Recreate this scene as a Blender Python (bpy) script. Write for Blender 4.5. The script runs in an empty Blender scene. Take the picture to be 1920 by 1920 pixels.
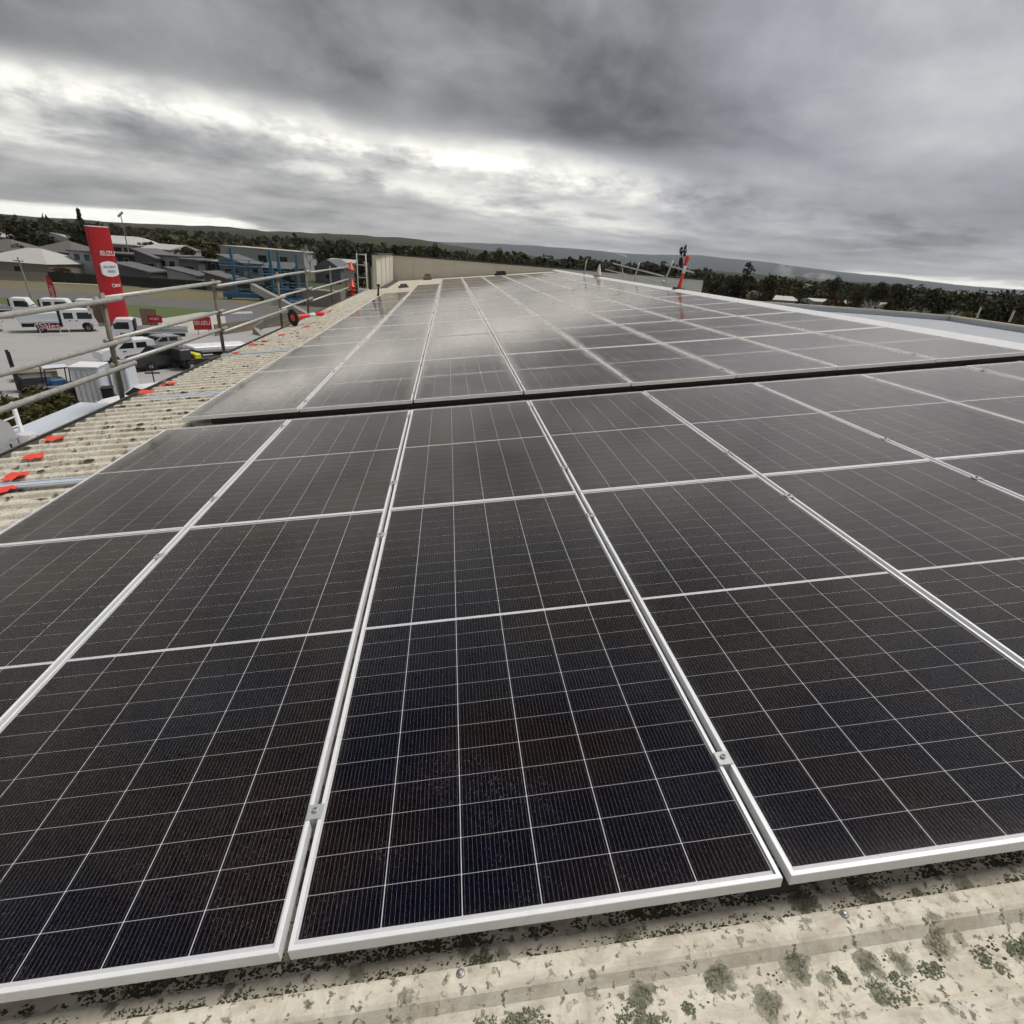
import bpy, math, random
from mathutils import Vector, Matrix
random.seed(7)
rad = math.radians
sc = bpy.context.scene
C = sc.collection

# ---------------------------------------------------------------- camera
cam_d = bpy.data.cameras.new('camera')
cam = bpy.data.objects.new('camera', cam_d)
C.objects.link(cam)
CAMX = Vector((0.99229036, -0.10584055, 0.06447968))
CAMY = Vector((-0.01289367, 0.42928565, 0.90307673))
CAMZ = Vector((-0.12326234, -0.89694571, 0.42461134))
CAMP = Vector((0.32946, -0.70320, 10.0))
cam.matrix_world = Matrix(((CAMX.x, CAMY.x, CAMZ.x, CAMP.x), (CAMX.y, CAMY.y, CAMZ.y, CAMP.y), (CAMX.z, CAMY.z, CAMZ.z, CAMP.z), (0, 0, 0, 1)))
cam_d.sensor_width = 36.0
cam_d.lens = 36.0 * 1016.4545 / 1920.0
cam_d.clip_start = 0.05
cam_d.clip_end = 40000
sc.camera = cam

# ---------------------------------------------------------------- exposure, render settings
EXPO = 0.9
vs = sc.view_settings
vs.view_transform = 'Standard'
vs.look = 'None'
vs.gamma = 1.0
vs.use_curve_mapping = False
vs.exposure = EXPO
sc.render.engine = 'CYCLES'
sc.cycles.use_denoising = True
sc.cycles.max_bounces = 5
sc.cycles.diffuse_bounces = 2
sc.cycles.glossy_bounces = 3
sc.cycles.transparent_max_bounces = 24
sc.cycles.volume_bounces = 0
sc.cycles.caustics_reflective = False
sc.cycles.caustics_refractive = False
sc.cycles.sample_clamp_indirect = 6.0
sc.cycles.use_adaptive_sampling = True
sc.cycles.adaptive_threshold = 0.035
sc.cycles.adaptive_min_samples = 10

# ---------------------------------------------------------------- node helpers
class S:
    """a scalar or vector socket with arithmetic"""
    def __init__(s, nt, sock): s.nt, s.s = nt, sock
    def m(s, op, b=None, c=None, clamp=False):
        n = s.nt.nodes.new('ShaderNodeMath'); n.operation = op; n.use_clamp = clamp
        for i, v in enumerate((s, b, c)):
            if v is None: continue
            if isinstance(v, S): s.nt.links.new(v.s, n.inputs[i])
            else: n.inputs[i].default_value = v
        return S(s.nt, n.outputs[0])
    def __add__(s, b): return s.m('ADD', b)
    def __radd__(s, b): return s.m('ADD', b)
    def __sub__(s, b): return s.m('SUBTRACT', b)
    def __rsub__(s, b): return (s * -1.0) + b
    def __mul__(s, b): return s.m('MULTIPLY', b)
    def __rmul__(s, b): return s.m('MULTIPLY', b)
    def __truediv__(s, b): return s.m('DIVIDE', b)
    def pw(s, b): return s.m('POWER', b)
    def mx(s, b): return s.m('MAXIMUM', b)
    def mn(s, b): return s.m('MINIMUM', b)
    def ab(s): return s.m('ABSOLUTE')
    def fr(s): return s.m('FRACT')
    def cl(s): return s.m('ADD', 0.0, clamp=True)
    def exp(s): return s.m('EXPONENT')
    def step(s, a, b):                      # smoothstep from a to b
        n = s.nt.nodes.new('ShaderNodeMapRange'); n.interpolation_type = 'SMOOTHSTEP'
        s.nt.links.new(s.s, n.inputs[0])
        n.inputs[1].default_value = a; n.inputs[2].default_value = b
        return S(s.nt, n.outputs[0])

def combine(nt, x, y, z):
    n = nt.nodes.new('ShaderNodeCombineXYZ')
    for i, v in enumerate((x, y, z)):
        if isinstance(v, S): nt.links.new(v.s, n.inputs[i])
        else: n.inputs[i].default_value = v
    return S(nt, n.outputs[0])
def separate(nt, v):
    n = nt.nodes.new('ShaderNodeSeparateXYZ'); nt.links.new(v.s, n.inputs[0])
    return [S(nt, o) for o in n.outputs]
def noise(nt, vec, scale=1.0, detail=4.0, rough=0.55, dist=0.0, dims='3D'):
    n = nt.nodes.new('ShaderNodeTexNoise'); n.noise_dimensions = dims
    if vec is not None: nt.links.new(vec.s, n.inputs['Vector'])
    n.inputs['Scale'].default_value = scale; n.inputs['Detail'].default_value = detail
    n.inputs['Roughness'].default_value = rough; n.inputs['Distortion'].default_value = dist
    return S(nt, n.outputs['Fac'])
def voronoi(nt, vec, scale, rnd=1.0, dims='3D'):
    n = nt.nodes.new('ShaderNodeTexVoronoi'); n.voronoi_dimensions = dims
    if vec is not None: nt.links.new(vec.s, n.inputs['Vector'])
    n.inputs['Scale'].default_value = scale; n.inputs['Randomness'].default_value = rnd
    return S(nt, n.outputs['Distance']), S(nt, n.outputs['Color'])
def mixc(nt, f, a, b):
    n = nt.nodes.new('ShaderNodeMix'); n.data_type = 'RGBA'; n.clamp_factor = True
    if isinstance(f, S): nt.links.new(f.s, n.inputs[0])
    else: n.inputs[0].default_value = f
    for k, v in ((6, a), (7, b)):
        if isinstance(v, S): nt.links.new(v.s, n.inputs[k])
        else: n.inputs[k].default_value = (v[0], v[1], v[2], 1)
    return S(nt, n.outputs[2])
def scalec(nt, col, f):
    n = nt.nodes.new('ShaderNodeVectorMath'); n.operation = 'SCALE'
    if isinstance(col, S): nt.links.new(col.s, n.inputs[0])
    else: n.inputs[0].default_value = col[:3]
    if isinstance(f, S): nt.links.new(f.s, n.inputs['Scale'])
    else: n.inputs['Scale'].default_value = f
    return S(nt, n.outputs[0])

# ---------------------------------------------------------------- sky: broken grey overcast
SUN_AZ, SUN_EL = 72.0, 65.0                # degrees clockwise from +y, degrees up
world = bpy.data.worlds.new('World'); sc.world = world
world.use_nodes = True
world.cycles.sampling_method = 'MANUAL'
world.cycles.sample_map_resolution = 512
nt = world.node_tree
nt.nodes.clear()
wout = nt.nodes.new('ShaderNodeOutputWorld')
bg = nt.nodes.new('ShaderNodeBackground'); bg.inputs['Strength'].default_value = 0.1
nt.links.new(bg.outputs[0], wout.inputs[0])
sky = nt.nodes.new('ShaderNodeTexSky'); sky.sky_type = 'NISHITA'; sky.sun_disc = False
sky.sun_elevation = rad(SUN_EL); sky.sun_rotation = rad(SUN_AZ)
tc = nt.nodes.new('ShaderNodeTexCoord')
dx, dy, dz0 = separate(nt, S(nt, tc.outputs['Generated']))
dz = dz0.mx(0.0)
# clouds flatten towards the horizon: stretch height by the logarithm of elevation
el = (dz + 0.03).m('LOGARITHM', 2.718)
tilt = el + dx * 0.28
n_big = noise(nt, combine(nt, dx * 1.5, dy * 1.5, tilt * 1.0 + 7.0), 1.25, 3, 0.5)
n_mid = noise(nt, combine(nt, dx * 2.9, dy * 2.9, tilt * 1.55 + 5.3), 1.55, 5, 0.58, 0.3)
n_fine = noise(nt, combine(nt, dx * 6.0, dy * 6.0, tilt * 2.3), 2.1, 6, 0.66)
# long break in the deck, running left to right
s1 = dx * 0.0634 - dy * 0.1458 + dz * 0.9873 + (n_mid - 0.5) * 0.075 + (n_fine - 0.5) * 0.034
above = s1.step(-0.012, 0.040)
fade = 1.0 - (dx.step(0.10, 0.50))
gap = ((s1 + 0.006) * (s1 + 0.006) * -1700.0).exp() * (fade * 0.92 + 0.08) * (n_fine.step(0.32, 0.62) * 0.55 + 0.45)
low = 0.45 + (n_mid - 0.5) * 0.78 + (n_fine - 0.5) * 0.44 + (dx.step(0.1, 0.6)) * -0.10
high = 0.285 + (n_big - 0.5) * 0.72 + (n_mid - 0.5) * 0.42 + (n_fine - 0.5) * 0.17 + dx.step(0.2, 0.7) * dz.step(0.1, 0.3) * 0.08
lum = low * (1.0 - above) + high * above
# pale strip of clear air along the horizon
az_l = 1.0 - dx.step(-0.34, -0.04)
az_r = dx.step(0.40, 0.50)
strip_top = 0.006 + (n_mid - 0.5) * 0.05 + az_l * 0.014
strip = (1.0 - (dz - strip_top).step(-0.002, 0.007)) * (az_l * 0.95 + az_r * 0.8 + 0.04).cl()
gap2 = ((s1 + 0.052) * (s1 + 0.052) * -5200.0).exp() * fade * n_mid.step(0.42, 0.62)
lum = (lum + gap * 0.60 + gap2 * 0.34 + strip * 1.0).mx(0.12)
lum = ((lum - 0.38) * 1.18 + 0.38).mx(0.11)
glow = ((lum - 0.35) * 1.7).cl()
cool = mixc(nt, dx.step(-0.1, 0.5), (0.985, 0.985, 0.985), (0.95, 0.955, 1.045))
cloud = mixc(nt, glow, cool, (1.0, 0.985, 0.91))
cloud = scalec(nt, cloud, lum * 5.5)        # 0.1 background strength, +0.9 exposure
skyc = mixc(nt, 0.97, S(nt, sky.outputs[0]), cloud)
nt.links.new(skyc.s, bg.inputs['Color'])

# ---------------------------------------------------------------- sun behind the cloud
sun_d = bpy.data.lights.new('sun', 'SUN')
sun_d.energy = 1.5; sun_d.angle = rad(25); sun_d.color = (1.0, 0.965, 0.91)
sun = bpy.data.objects.new('sun', sun_d); C.objects.link(sun)
to_sun = Vector((math.sin(rad(SUN_AZ)) * math.cos(rad(SUN_EL)), math.cos(rad(SUN_AZ)) * math.cos(rad(SUN_EL)), math.sin(rad(SUN_EL))))
sun.rotation_euler = to_sun.to_track_quat('Z', 'Y').to_euler()
sun.location = (0, 0, 60)

# ---------------------------------------------------------------- places
TH = math.asin(0.11734020)                  # roof pitch
RS, RC = 0.11734020, 0.99309178
ROFF = Vector((0, 0, 8.59729))
def roof(x, y, z=0.0):                      # roof coordinates (x up the slope, y along the eave, z off the panels' plane)
    return Vector((RC * x - RS * z, y, RS * x + RC * z)) + ROFF
def view_ray(u, v):                         # direction through a point of the 1920 px photograph, used to survey the site
    a, b = (u - 960) / 1016.4545, (v - 960) / 1016.4545
    return CAMX * a - CAMY * b - CAMZ
def gp(u, v, z=0.0):
    d = view_ray(u, v); return CAMP + d * ((z - CAMP.z) / d.z)
def far(u, v, dist):                        # point at a horizontal distance
    d = view_ray(u, v); return CAMP + d * (dist / math.hypot(d.x, d.y))
def heading(a, b): return math.atan2(b.y - a.y, b.x - a.x)

# ---------------------------------------------------------------- object helpers
def tag(o, label=None, cat=None, group=None, kind=None):
    if label: o['label'] = label
    if cat: o['category'] = cat
    if group: o['group'] = group
    if kind: o['kind'] = kind
    return o
def thing(name, label, cat, loc=(0, 0, 0), rot=(0, 0, 0), group=None):
    o = bpy.data.objects.new(name, None); C.objects.link(o)
    o.location = loc
    o.rotation_euler = rot if not isinstance(rot, (int, float)) else (0, 0, rot)
    o.empty_display_size = 0.2
    return tag(o, label, cat, group)
def put(name, mesh, parent=None, loc=(0, 0, 0), rot=(0, 0, 0), scale=(1, 1, 1)):
    o = bpy.data.objects.new(name, mesh); C.objects.link(o)
    o.parent = parent; o.location = loc
    o.rotation_euler = rot if not isinstance(rot, (int, float)) else (0, 0, rot)
    o.scale = scale
    return o

class MB:
    def __init__(s): s.v, s.f, s.uv = [], [], []
    def poly(s, pts, uv=None):
        b = len(s.v); s.v += [tuple(p) for p in pts]
        s.f.append(tuple(range(b, b + len(pts)))); s.uv.append(uv); return s
    def hull(s, pts, faces):
        b = len(s.v); s.v += [tuple(p) for p in pts]
        for f in faces: s.f.append(tuple(b + i for i in f)); s.uv.append(None)
        return s
    def box(s, x0, x1, y0, y1, z0, z1, bev=0.0, M=None):
        if bev <= 0:
            P = [(x0, y0, z0), (x1, y0, z0), (x1, y1, z0), (x0, y1, z0), (x0, y0, z1), (x1, y0, z1), (x1, y1, z1), (x0, y1, z1)]
            F = [(3, 2, 1, 0), (4, 5, 6, 7), (0, 1, 5, 4), (1, 2, 6, 5), (2, 3, 7, 6), (3, 0, 4, 7)]
        else:                               # chamfer the upper and side edges
            e = bev
            def ring(i, z): return [(x0 + i + e, y0 + i, z), (x1 - i - e, y0 + i, z), (x1 - i, y0 + i + e, z), (x1 - i, y1 - i - e, z), (x1 - i - e, y1 - i, z), (x0 + i + e, y1 - i, z), (x0 + i, y1 - i - e, z), (x0 + i, y0 + i + e, z)]
            P = ring(0, z0) + ring(0, z1 - e) + ring(e, z1)
            F = [tuple(range(7, -1, -1)), tuple(range(16, 24))]
            for k in (0, 8):
                for i in range(8): F.append((k + i, k + (i + 1) % 8, k + 8 + (i + 1) % 8, k + 8 + i))
        if M is not None: P = [M @ Vector(p) for p in P]
        return s.hull(P, F)
    def tube(s, a, b, r, n=10, r2=None, cap=True):
        a, b = Vector(a), Vector(b); r2 = r if r2 is None else r2
        d = (b - a).normalized(); q = d.to_track_quat('Z', 'Y')
        P = []
        for c, rr in ((a, r), (b, r2)):
            for i in range(n):
                t = 2 * math.pi * i / n
                P.append(c + q @ Vector((rr * math.cos(t), rr * math.sin(t), 0)))
        F = [(i, (i + 1) % n, n + (i + 1) % n, n + i) for i in range(n)]
        if cap: F += [tuple(range(n - 1, -1, -1)), tuple(range(n, 2 * n))]
        return s.hull(P, F)
    def path(s, pts, r, n=8):
        for a, b in zip(pts, pts[1:]): s.tube(a, b, r, n)
        return s
    def prism(s, prof, y0, y1, M=None):     # profile in x,z swept along y
        n = len(prof)
        P = [(x, y0, z) for x, z in prof] + [(x, y1, z) for x, z in prof]
        F = [tuple(range(n - 1, -1, -1)), tuple(range(n, 2 * n))] + [(i, (i + 1) % n, n + (i + 1) % n, n + i) for i in range(n)]
        F = [f[::-1] for f in F]
        if M is not None: P = [M @ Vector(p) for p in P]
        return s.hull(P, F)
    def lathe(s, prof, n=20, c=(0, 0, 0), M=None):   # profile r,z
        P, F = [], []
        for r, z in prof:
            for i in range(n):
                t = 2 * math.pi * i / n
                P.append(Vector((c[0] + r * math.cos(t), c[1] + r * math.sin(t), c[2] + z)))
        m = len(prof)
        for k in range(m - 1):
            for i in range(n):
                F.append((k * n + i, k * n + (i + 1) % n, (k + 1) * n + (i + 1) % n, (k + 1) * n + i))
        F.append(tuple(range(n - 1, -1, -1))); F.append(tuple(range((m - 1) * n, m * n)))
        if M is not None: P = [M @ p for p in P]
        return s.hull(P, F)
    def mesh(s, name, mat=None, smooth=False):
        me = bpy.data.meshes.new(name)
        me.from_pydata([tuple(p) for p in s.v], [], s.f)
        if any(u is not None for u in s.uv):
            L = me.uv_layers.new(name='UVMap').data
            i = 0
            for f, u in zip(s.f, s.uv):
                for k in range(len(f)):
                    if u is not None: L[i].uv = u[k]
                    i += 1
        if mat: me.materials.append(mat)
        if smooth: me.shade_smooth()
        me.update()
        return me
    def build(s, name, mat, parent=None, smooth=False, **kw):
        return put(name, s.mesh(name, mat, smooth), parent, **kw)

# ---------------------------------------------------------------- materials
def new_mat(name):
    m = bpy.data.materials.new(name); m.use_nodes = True
    nt = m.node_tree; b = nt.nodes['Principled BSDF']
    return m, nt, b
def world_pos(nt):
    g = nt.nodes.new('ShaderNodeNewGeometry'); return S(nt, g.outputs['Position'])
def obj_pos(nt):
    g = nt.nodes.new('ShaderNodeTexCoord'); return S(nt, g.outputs['Object'])
def bump(nt, b, h, strength, dist=0.01):
    n = nt.nodes.new('ShaderNodeBump'); n.inputs['Strength'].default_value = strength; n.inputs['Distance'].default_value = dist
    nt.links.new(h.s, n.inputs['Height']); nt.links.new(n.outputs[0], b.inputs['Normal'])
def paint(name, col, rough=0.5, metal=0.0, var=0.18, scale=3.0, dirt=None, dirt_amt=0.0, bmp=0.0, bscale=40.0, spec=0.5):
    """base colour with uneven tone, optional dirt, slight relief"""
    m, nt, b = new_mat(name)
    p = world_pos(nt)
    n1 = noise(nt, p, scale, 5, 0.6)
    c = mixc(nt, n1, [x * (1 - var) for x in col], [min(1, x * (1 + var)) for x in col])
    if dirt is not None:
        n2 = noise(nt, p, scale * 2.7, 6, 0.65, 0.4)
        c = mixc(nt, n2.step(0.62 - dirt_amt * 0.3, 0.75) * dirt_amt, c, dirt)
    nt.links.new(c.s, b.inputs['Base Color'])
    r = (n1 - 0.5) * 0.25 + rough
    nt.links.new(r.cl().s, b.inputs['Roughness'])
    b.inputs['Metallic'].default_value = metal
    b.inputs['Specular IOR Level'].default_value = spec
    if bmp > 0: bump(nt, b, noise(nt, p, bscale, 4, 0.6), bmp)
    return m

M_alu = paint('anodised_aluminium', (0.84, 0.85, 0.86), 0.42, 0.12, 0.06, 6, (0.45, 0.43, 0.38), 0.25)
M_clamp = paint('clamp_aluminium', (0.62, 0.63, 0.62), 0.35, 0.5, 0.08, 20)
M_bolt = paint('stainless_bolt', (0.42, 0.42, 0.40), 0.45, 0.5, 0.1, 60)
M_dark = paint('black_plastic', (0.012, 0.012, 0.012), 0.55, 0, 0.2, 8)
M_galv = paint('galvanised_tube', (0.47, 0.465, 0.435), 0.48, 0.3, 0.28, 9, (0.24, 0.20, 0.14), 0.6, 0.2, 60)
M_post = paint('weathered_post', (0.22, 0.195, 0.15), 0.6, 0.15, 0.3, 9, (0.11, 0.085, 0.055), 0.6, 0.2, 60)
M_coupler = paint('rusty_coupler', (0.23, 0.18, 0.12), 0.7, 0.3, 0.35, 30)
M_white = paint('white_paint', (0.78, 0.79, 0.80), 0.35, 0, 0.05, 1.5, (0.5, 0.48, 0.44), 0.25)
M_flash = paint('white_flashing', (0.78, 0.79, 0.79), 0.38, 0.1, 0.07, 4, (0.5, 0.48, 0.42), 0.3)
M_red = paint('red_paint', (0.42, 0.012, 0.018), 0.4, 0, 0.08, 2)
M_orange = paint('orange_plastic', (0.80, 0.055, 0.03), 0.45, 0, 0.12, 9, (0.5, 0.2, 0.13), 0.2)
M_flag = paint('orange_flag', (0.80, 0.075, 0.045), 0.7, 0, 0.15, 12)
M_reflect = paint('white_reflective', (0.72, 0.72, 0.70), 0.3, 0, 0.06, 15)
M_rubber = paint('black_rubber', (0.016, 0.015, 0.014), 0.75, 0, 0.3, 12)
M_gutter = paint('weathered_gutter', (0.16, 0.155, 0.13), 0.6, 0.2, 0.35, 5, (0.05, 0.045, 0.03), 0.7)
M_render = paint('cream_cladding', (0.68, 0.63, 0.53), 0.75, 0, 0.06, 0.8, (0.50, 0.45, 0.37), 0.35)
M_wallgrey = paint('pale_wall', (0.42, 0.41, 0.38), 0.8, 0, 0.08, 0.5)
M_cap = paint('dark_capping', (0.055, 0.055, 0.045), 0.6, 0.2, 0.2, 3)
M_bluegrey = paint('blue_grey_cladding', (0.50, 0.555, 0.60), 0.55, 0.15, 0.08, 0.7, (0.38, 0.42, 0.45), 0.4)
M_deck = paint('pale_roof_deck', (0.37, 0.385, 0.41), 0.6, 0.1, 0.10, 0.4, (0.28, 0.31, 0.34), 0.5)
M_charcoal0 = paint('grey_offcut', (0.09, 0.085, 0.078), 0.6, 0.2, 0.3, 10)
M_moss = paint('moss', (0.075, 0.070, 0.038), 0.95, 0, 0.55, 60, (0.16, 0.14, 0.10), 0.5)
M_lichen = paint('lichen', (0.20, 0.215, 0.145), 0.95, 0, 0.4, 90, (0.10, 0.095, 0.06), 0.6)
M_steelplank = paint('pale_plank', (0.66, 0.72, 0.78), 0.45, 0.1, 0.05, 3)

def roof_material():
    m, nt, b = new_mat('weathered_roof_sheet')
    p = world_pos(nt)
    n0 = noise(nt, p, 1.3, 6, 0.6)
    n1 = noise(nt, p, 9.0, 7, 0.68, 0.6)
    n2 = noise(nt, p, 55.0, 6, 0.7, 0.8)
    x, y, z = separate(nt, p)
    streak = noise(nt, combine(nt, x * 5.0, y * 46.0, z * 5.0), 1.0, 5, 0.65, 0.5)
    c = mixc(nt, n1.step(0.3, 0.7), (0.46, 0.405, 0.32), (0.78, 0.735, 0.62))
    c = mixc(nt, streak.step(0.44, 0.72) * 0.55, c, (0.74, 0.70, 0.60))
    c = mixc(nt, (n1 * 0.5 + n2 * 0.5).step(0.53, 0.70) * 0.65, c, (0.27, 0.235, 0.175))
    # round lichen, grey green with a darker middle
    warp = combine(nt, x + (n2 - 0.5) * 0.055, y + (noise(nt, p, 48, 4, 0.6) - 0.5) * 0.055, z * 0.15)
    ph = ((y + 0.09) / 0.19).fr()
    pan = ph.step(0.28, 0.42) * (1.0 - ph.step(0.90, 0.98))
    n4 = noise(nt, p, 190.0, 3, 0.6)
    d1, k1 = voronoi(nt, warp, 11.5, 1.0, '2D')
    k1r = separate(nt, k1)
    rr = (k1r[0] - 0.12).mx(0.0) * 0.56 * (n0 * 0.7 + 0.55) * (pan * 0.62 + 0.40)
    e1 = (d1 - rr)
    li = 1.0 - e1.step(-0.045, 0.03)
    li = li * rr.step(0.03, 0.07)
    inner = (1.0 - e1.step(-0.22, -0.02)) * (n2 * 0.4 + n4 * 0.6).step(0.40, 0.56)
    lc = mixc(nt, (n2 * 0.5 + n4 * 0.5).step(0.38, 0.62), (0.12, 0.12, 0.08), (0.38, 0.38, 0.30))
    c = mixc(nt, li * (n1.step(0.3, 0.6) * 0.5 + 0.4), c, lc)
    c = mixc(nt, inner * li * 0.9, c, (0.075, 0.07, 0.04))
    # small dark specks
    d2, k2 = voronoi(nt, warp, 52.0, 1.0, '2D')
    k2r = separate(nt, k2)
    sp = (1.0 - d2.step(0.12, 0.34)) * k2r[1].step(0.55, 0.66) * n1.step(0.36, 0.56)
    c = mixc(nt, sp * 0.85, c, (0.09, 0.08, 0.055))
    nt.links.new(c.s, b.inputs['Base Color'])
    b.inputs['Roughness'].default_value = 0.72
    b.inputs['Specular IOR Level'].default_value = 0.3
    bump(nt, b, n2 * 0.5 + li * (0.6 + n2) + sp * 0.6, 0.55, 0.006)
    return m
M_roof = roof_material()

def skylight_material():
    m, nt, b = new_mat('translucent_rooflight')
    p = world_pos(nt)
    n1 = noise(nt, p, 14, 5, 0.6)
    c = mixc(nt, n1, (0.42, 0.48, 0.56), (0.66, 0.70, 0.76))
    nt.links.new(c.s, b.inputs['Base Color']); b.inputs['Roughness'].default_value = 0.3
    return m
M_skylight = skylight_material()

def glass_material():
    """panel glass: clear pane with rain spots, dust, and dew left along the edges; UV in metres"""
    m = bpy.data.materials.new('panel_glass'); m.use_nodes = True
    nt = m.node_tree; nt.nodes.clear()
    out = nt.nodes.new('ShaderNodeOutputMaterial')
    uvn = nt.nodes.new('ShaderNodeUVMap')
    ux, uy, _ = separate(nt, S(nt, uvn.outputs[0]))
    oi = nt.nodes.new('ShaderNodeObjectInfo')
    rnd = S(nt, oi.outputs['Random'])
    p = world_pos(nt)
    wx, wy, wz = separate(nt, p)
    n1 = noise(nt, p, 2.2, 2, 0.6, 0.0, '2D')
    n2 = noise(nt, p, 11.0, 2, 0.6, 0.0, '2D')
    # distance from the edge of each half of the panel
    L, W = 2.278, 1.134
    ex = (ux.mn(ux * -1.0 + W))
    ym = (uy - L / 2).ab()
    ey = (ym * -1.0 + L / 2).mn(ym + 0.035)
    ed = ex.mn(ey) + (n2 - 0.5) * 0.10 + (n1 - 0.5) * 0.12
    dew = (1.0 - ed.step(0.0, 0.115)) * (n1 * 0.5 + 0.75)
    dew = dew + (n1.step(0.52, 0.75)) * 0.12
    # rain drops of two sizes
    d1, k1 = voronoi(nt, p, 95.0, 1.0, '2D')
    k1 = separate(nt, k1)
    drop = (1.0 - d1.step(0.12, 0.30)) * k1[0].step(0.72, 0.78)
    d2, k2 = voronoi(nt, p, 260.0, 1.0, '2D')
    k2 = separate(nt, k2)
    drop2 = (1.0 - d2.step(0.16, 0.34)) * k2[0].step(0.55, 0.6)
    drops = (drop + drop2 * 0.22) * n1.step(0.36, 0.62)
    # pane reflection
    bm = nt.nodes.new('ShaderNodeBump'); bm.inputs['Strength'].default_value = 0.05; bm.inputs['Distance'].default_value = 0.004
    nt.links.new((n2 * 0.25 + drops * 0.2).s, bm.inputs['Height'])
    fr = nt.nodes.new('ShaderNodeFresnel'); fr.inputs['IOR'].default_value = 1.39
    nt.links.new(bm.outputs[0], fr.inputs['Normal'])
    F = S(nt, fr.outputs[0])
    gl = nt.nodes.new('ShaderNodeBsdfGlossy')
    gl.inputs['Color'].default_value = (1, 0.965, 0.92, 1)
    nt.links.new((n2 * 0.06 + dew * 0.10 + 0.05).s, gl.inputs['Roughness'])
    nt.links.new(bm.outputs[0], gl.inputs['Normal'])
    tr = nt.nodes.new('ShaderNodeBsdfTransparent'); tr.inputs[0].default_value = (0.96, 0.96, 0.96, 1)
    m1 = nt.nodes.new('ShaderNodeMixShader')
    nt.links.new((F * 1.5 - 0.030).mx(0.006).mn(0.52).cl().s, m1.inputs[0]); nt.links.new(tr.outputs[0], m1.inputs[1]); nt.links.new(gl.outputs[0], m1.inputs[2])
    df = nt.nodes.new('ShaderNodeBsdfDiffuse'); df.inputs[0].default_value = (0.76, 0.695, 0.60, 1)
    amt = (dew * ((F - 0.20).mx(0.0) * 1.25).mn(0.45) + drops * 0.075 + n1.step(0.45, 0.8) * 0.002 + (1.0 - ux.step(0.008, 0.05 + 0.0)) * n2.step(0.3, 0.7) * 0.03 + (1.0 - uy.step(0.008, 0.035)) * n2 * 0.02 + ((F - 0.034).mx(0.0) * 0.75).mn(0.060) * (n1 * 0.5 + 0.75)).cl()
    m2 = nt.nodes.new('ShaderNodeMixShader')
    nt.links.new(amt.s, m2.inputs[0]); nt.links.new(m1.outputs[0], m2.inputs[1]); nt.links.new(df.outputs[0], m2.inputs[2])
    nt.links.new(m2.outputs[0], out.inputs[0])
    return m
M_glass = glass_material()

def cell_material():
    m, nt, b = new_mat('silicon_cell')
    uvn = nt.nodes.new('ShaderNodeUVMap')
    ux, uy, _ = separate(nt, S(nt, uvn.outputs[0]))
    p = world_pos(nt)
    n1 = noise(nt, p, 1.6, 1, 0.5, 0.0, '2D')
    n3 = noise(nt, p, 7.0, 1, 0.5, 0.0, '2D')
    c = mixc(nt, n1.step(0.35, 0.68), (0.0014, 0.0018, 0.0080), (0.0075, 0.0034, 0.0026))
    c = mixc(nt, n3.step(0.5, 0.8) * 0.5, c, (0.005, 0.0036, 0.0055))
    t = ((ux * 16.0).fr() - 0.5).ab()
    line = 1.0 - t.step(0.018, 0.034)
    dots = noise(nt, combine(nt, ux * 40.0, uy * 18.0 + n1 * 60.0, 0.0), 1.0, 1, 0.5, 0.0, '2D').step(0.35, 0.7)
    c = mixc(nt, line * (0.30 + dots * 0.34), c, (0.34, 0.34, 0.37))
    nt.links.new(c.s, b.inputs['Base Color'])
    b.inputs['Roughness'].default_value = 0.5
    b.inputs['Specular IOR Level'].default_value = 0.03
    return m
M_cell = cell_material()
M_back = paint('white_backsheet', (0.70, 0.70, 0.74), 0.6, 0, 0.04, 5)

# ================================================================ the roof we stand on
YN, YF = -3.42, 37.06                       # roof ends, front and back
X_EAVE, X_RIDGE = -3.66, 7.25
Z_PAN, Z_RIB = -0.124, -0.088
bld = thing('warehouse', 'low pitched cream metal roofed warehouse carrying the solar panels', 'building', (0, 0, 0))

def sheet_profile():                        # one sheet, four ribs, along y
    pts = []
    for k in range(4):
        y0 = 0.19 * k
        pts += [(y0, Z_PAN), (y0 + 0.030, Z_PAN + 0.0025), (y0 + 0.040, Z_PAN), (y0 + 0.090, Z_PAN), (y0 + 0.106, Z_PAN + 0.006),
                (y0 + 0.122, Z_RIB - 0.006), (y0 + 0.130, Z_RIB - 0.0012), (y0 + 0.138, Z_RIB), (y0 + 0.168, Z_RIB), (y0 + 0.174, Z_RIB - 0.0025), (y0 + 0.179, Z_PAN + 0.004), (y0 + 0.183, Z_PAN)]
    pts.append((0.757, Z_PAN)); pts.append((0.7625, Z_PAN + 0.0012)); pts.append((0.7630, Z_PAN + 0.0002))
    return pts
def sheet_mesh(x0, x1, mat, name):
    b = MB(); pr = sheet_profile()
    n = 5
    xs = [x0 + (x1 - x0) * i / n for i in range(n + 1)]
    for i in range(n):
        for (ya, za), (yb, zb) in zip(pr, pr[1:]):
            b.poly([(xs[i], ya, za), (xs[i + 1], ya, za), (xs[i + 1], yb, zb), (xs[i], yb, zb)])
    for x in (x0, x1):                      # folded ends give the sheet its edge
        for (ya, za), (yb, zb) in zip(pr, pr[1:]):
            b.poly([(x, ya, za), (x, yb, zb), (x, yb, zb - 0.004), (x, ya, za - 0.004)])
    return b.mesh(name, mat)
me_sheet = sheet_mesh(X_EAVE, X_RIDGE, M_roof, 'roof_sheet')
me_sheet_r = sheet_mesh(0.0, 11.1, M_bluegrey, 'roof_sheet_other_side')
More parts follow.
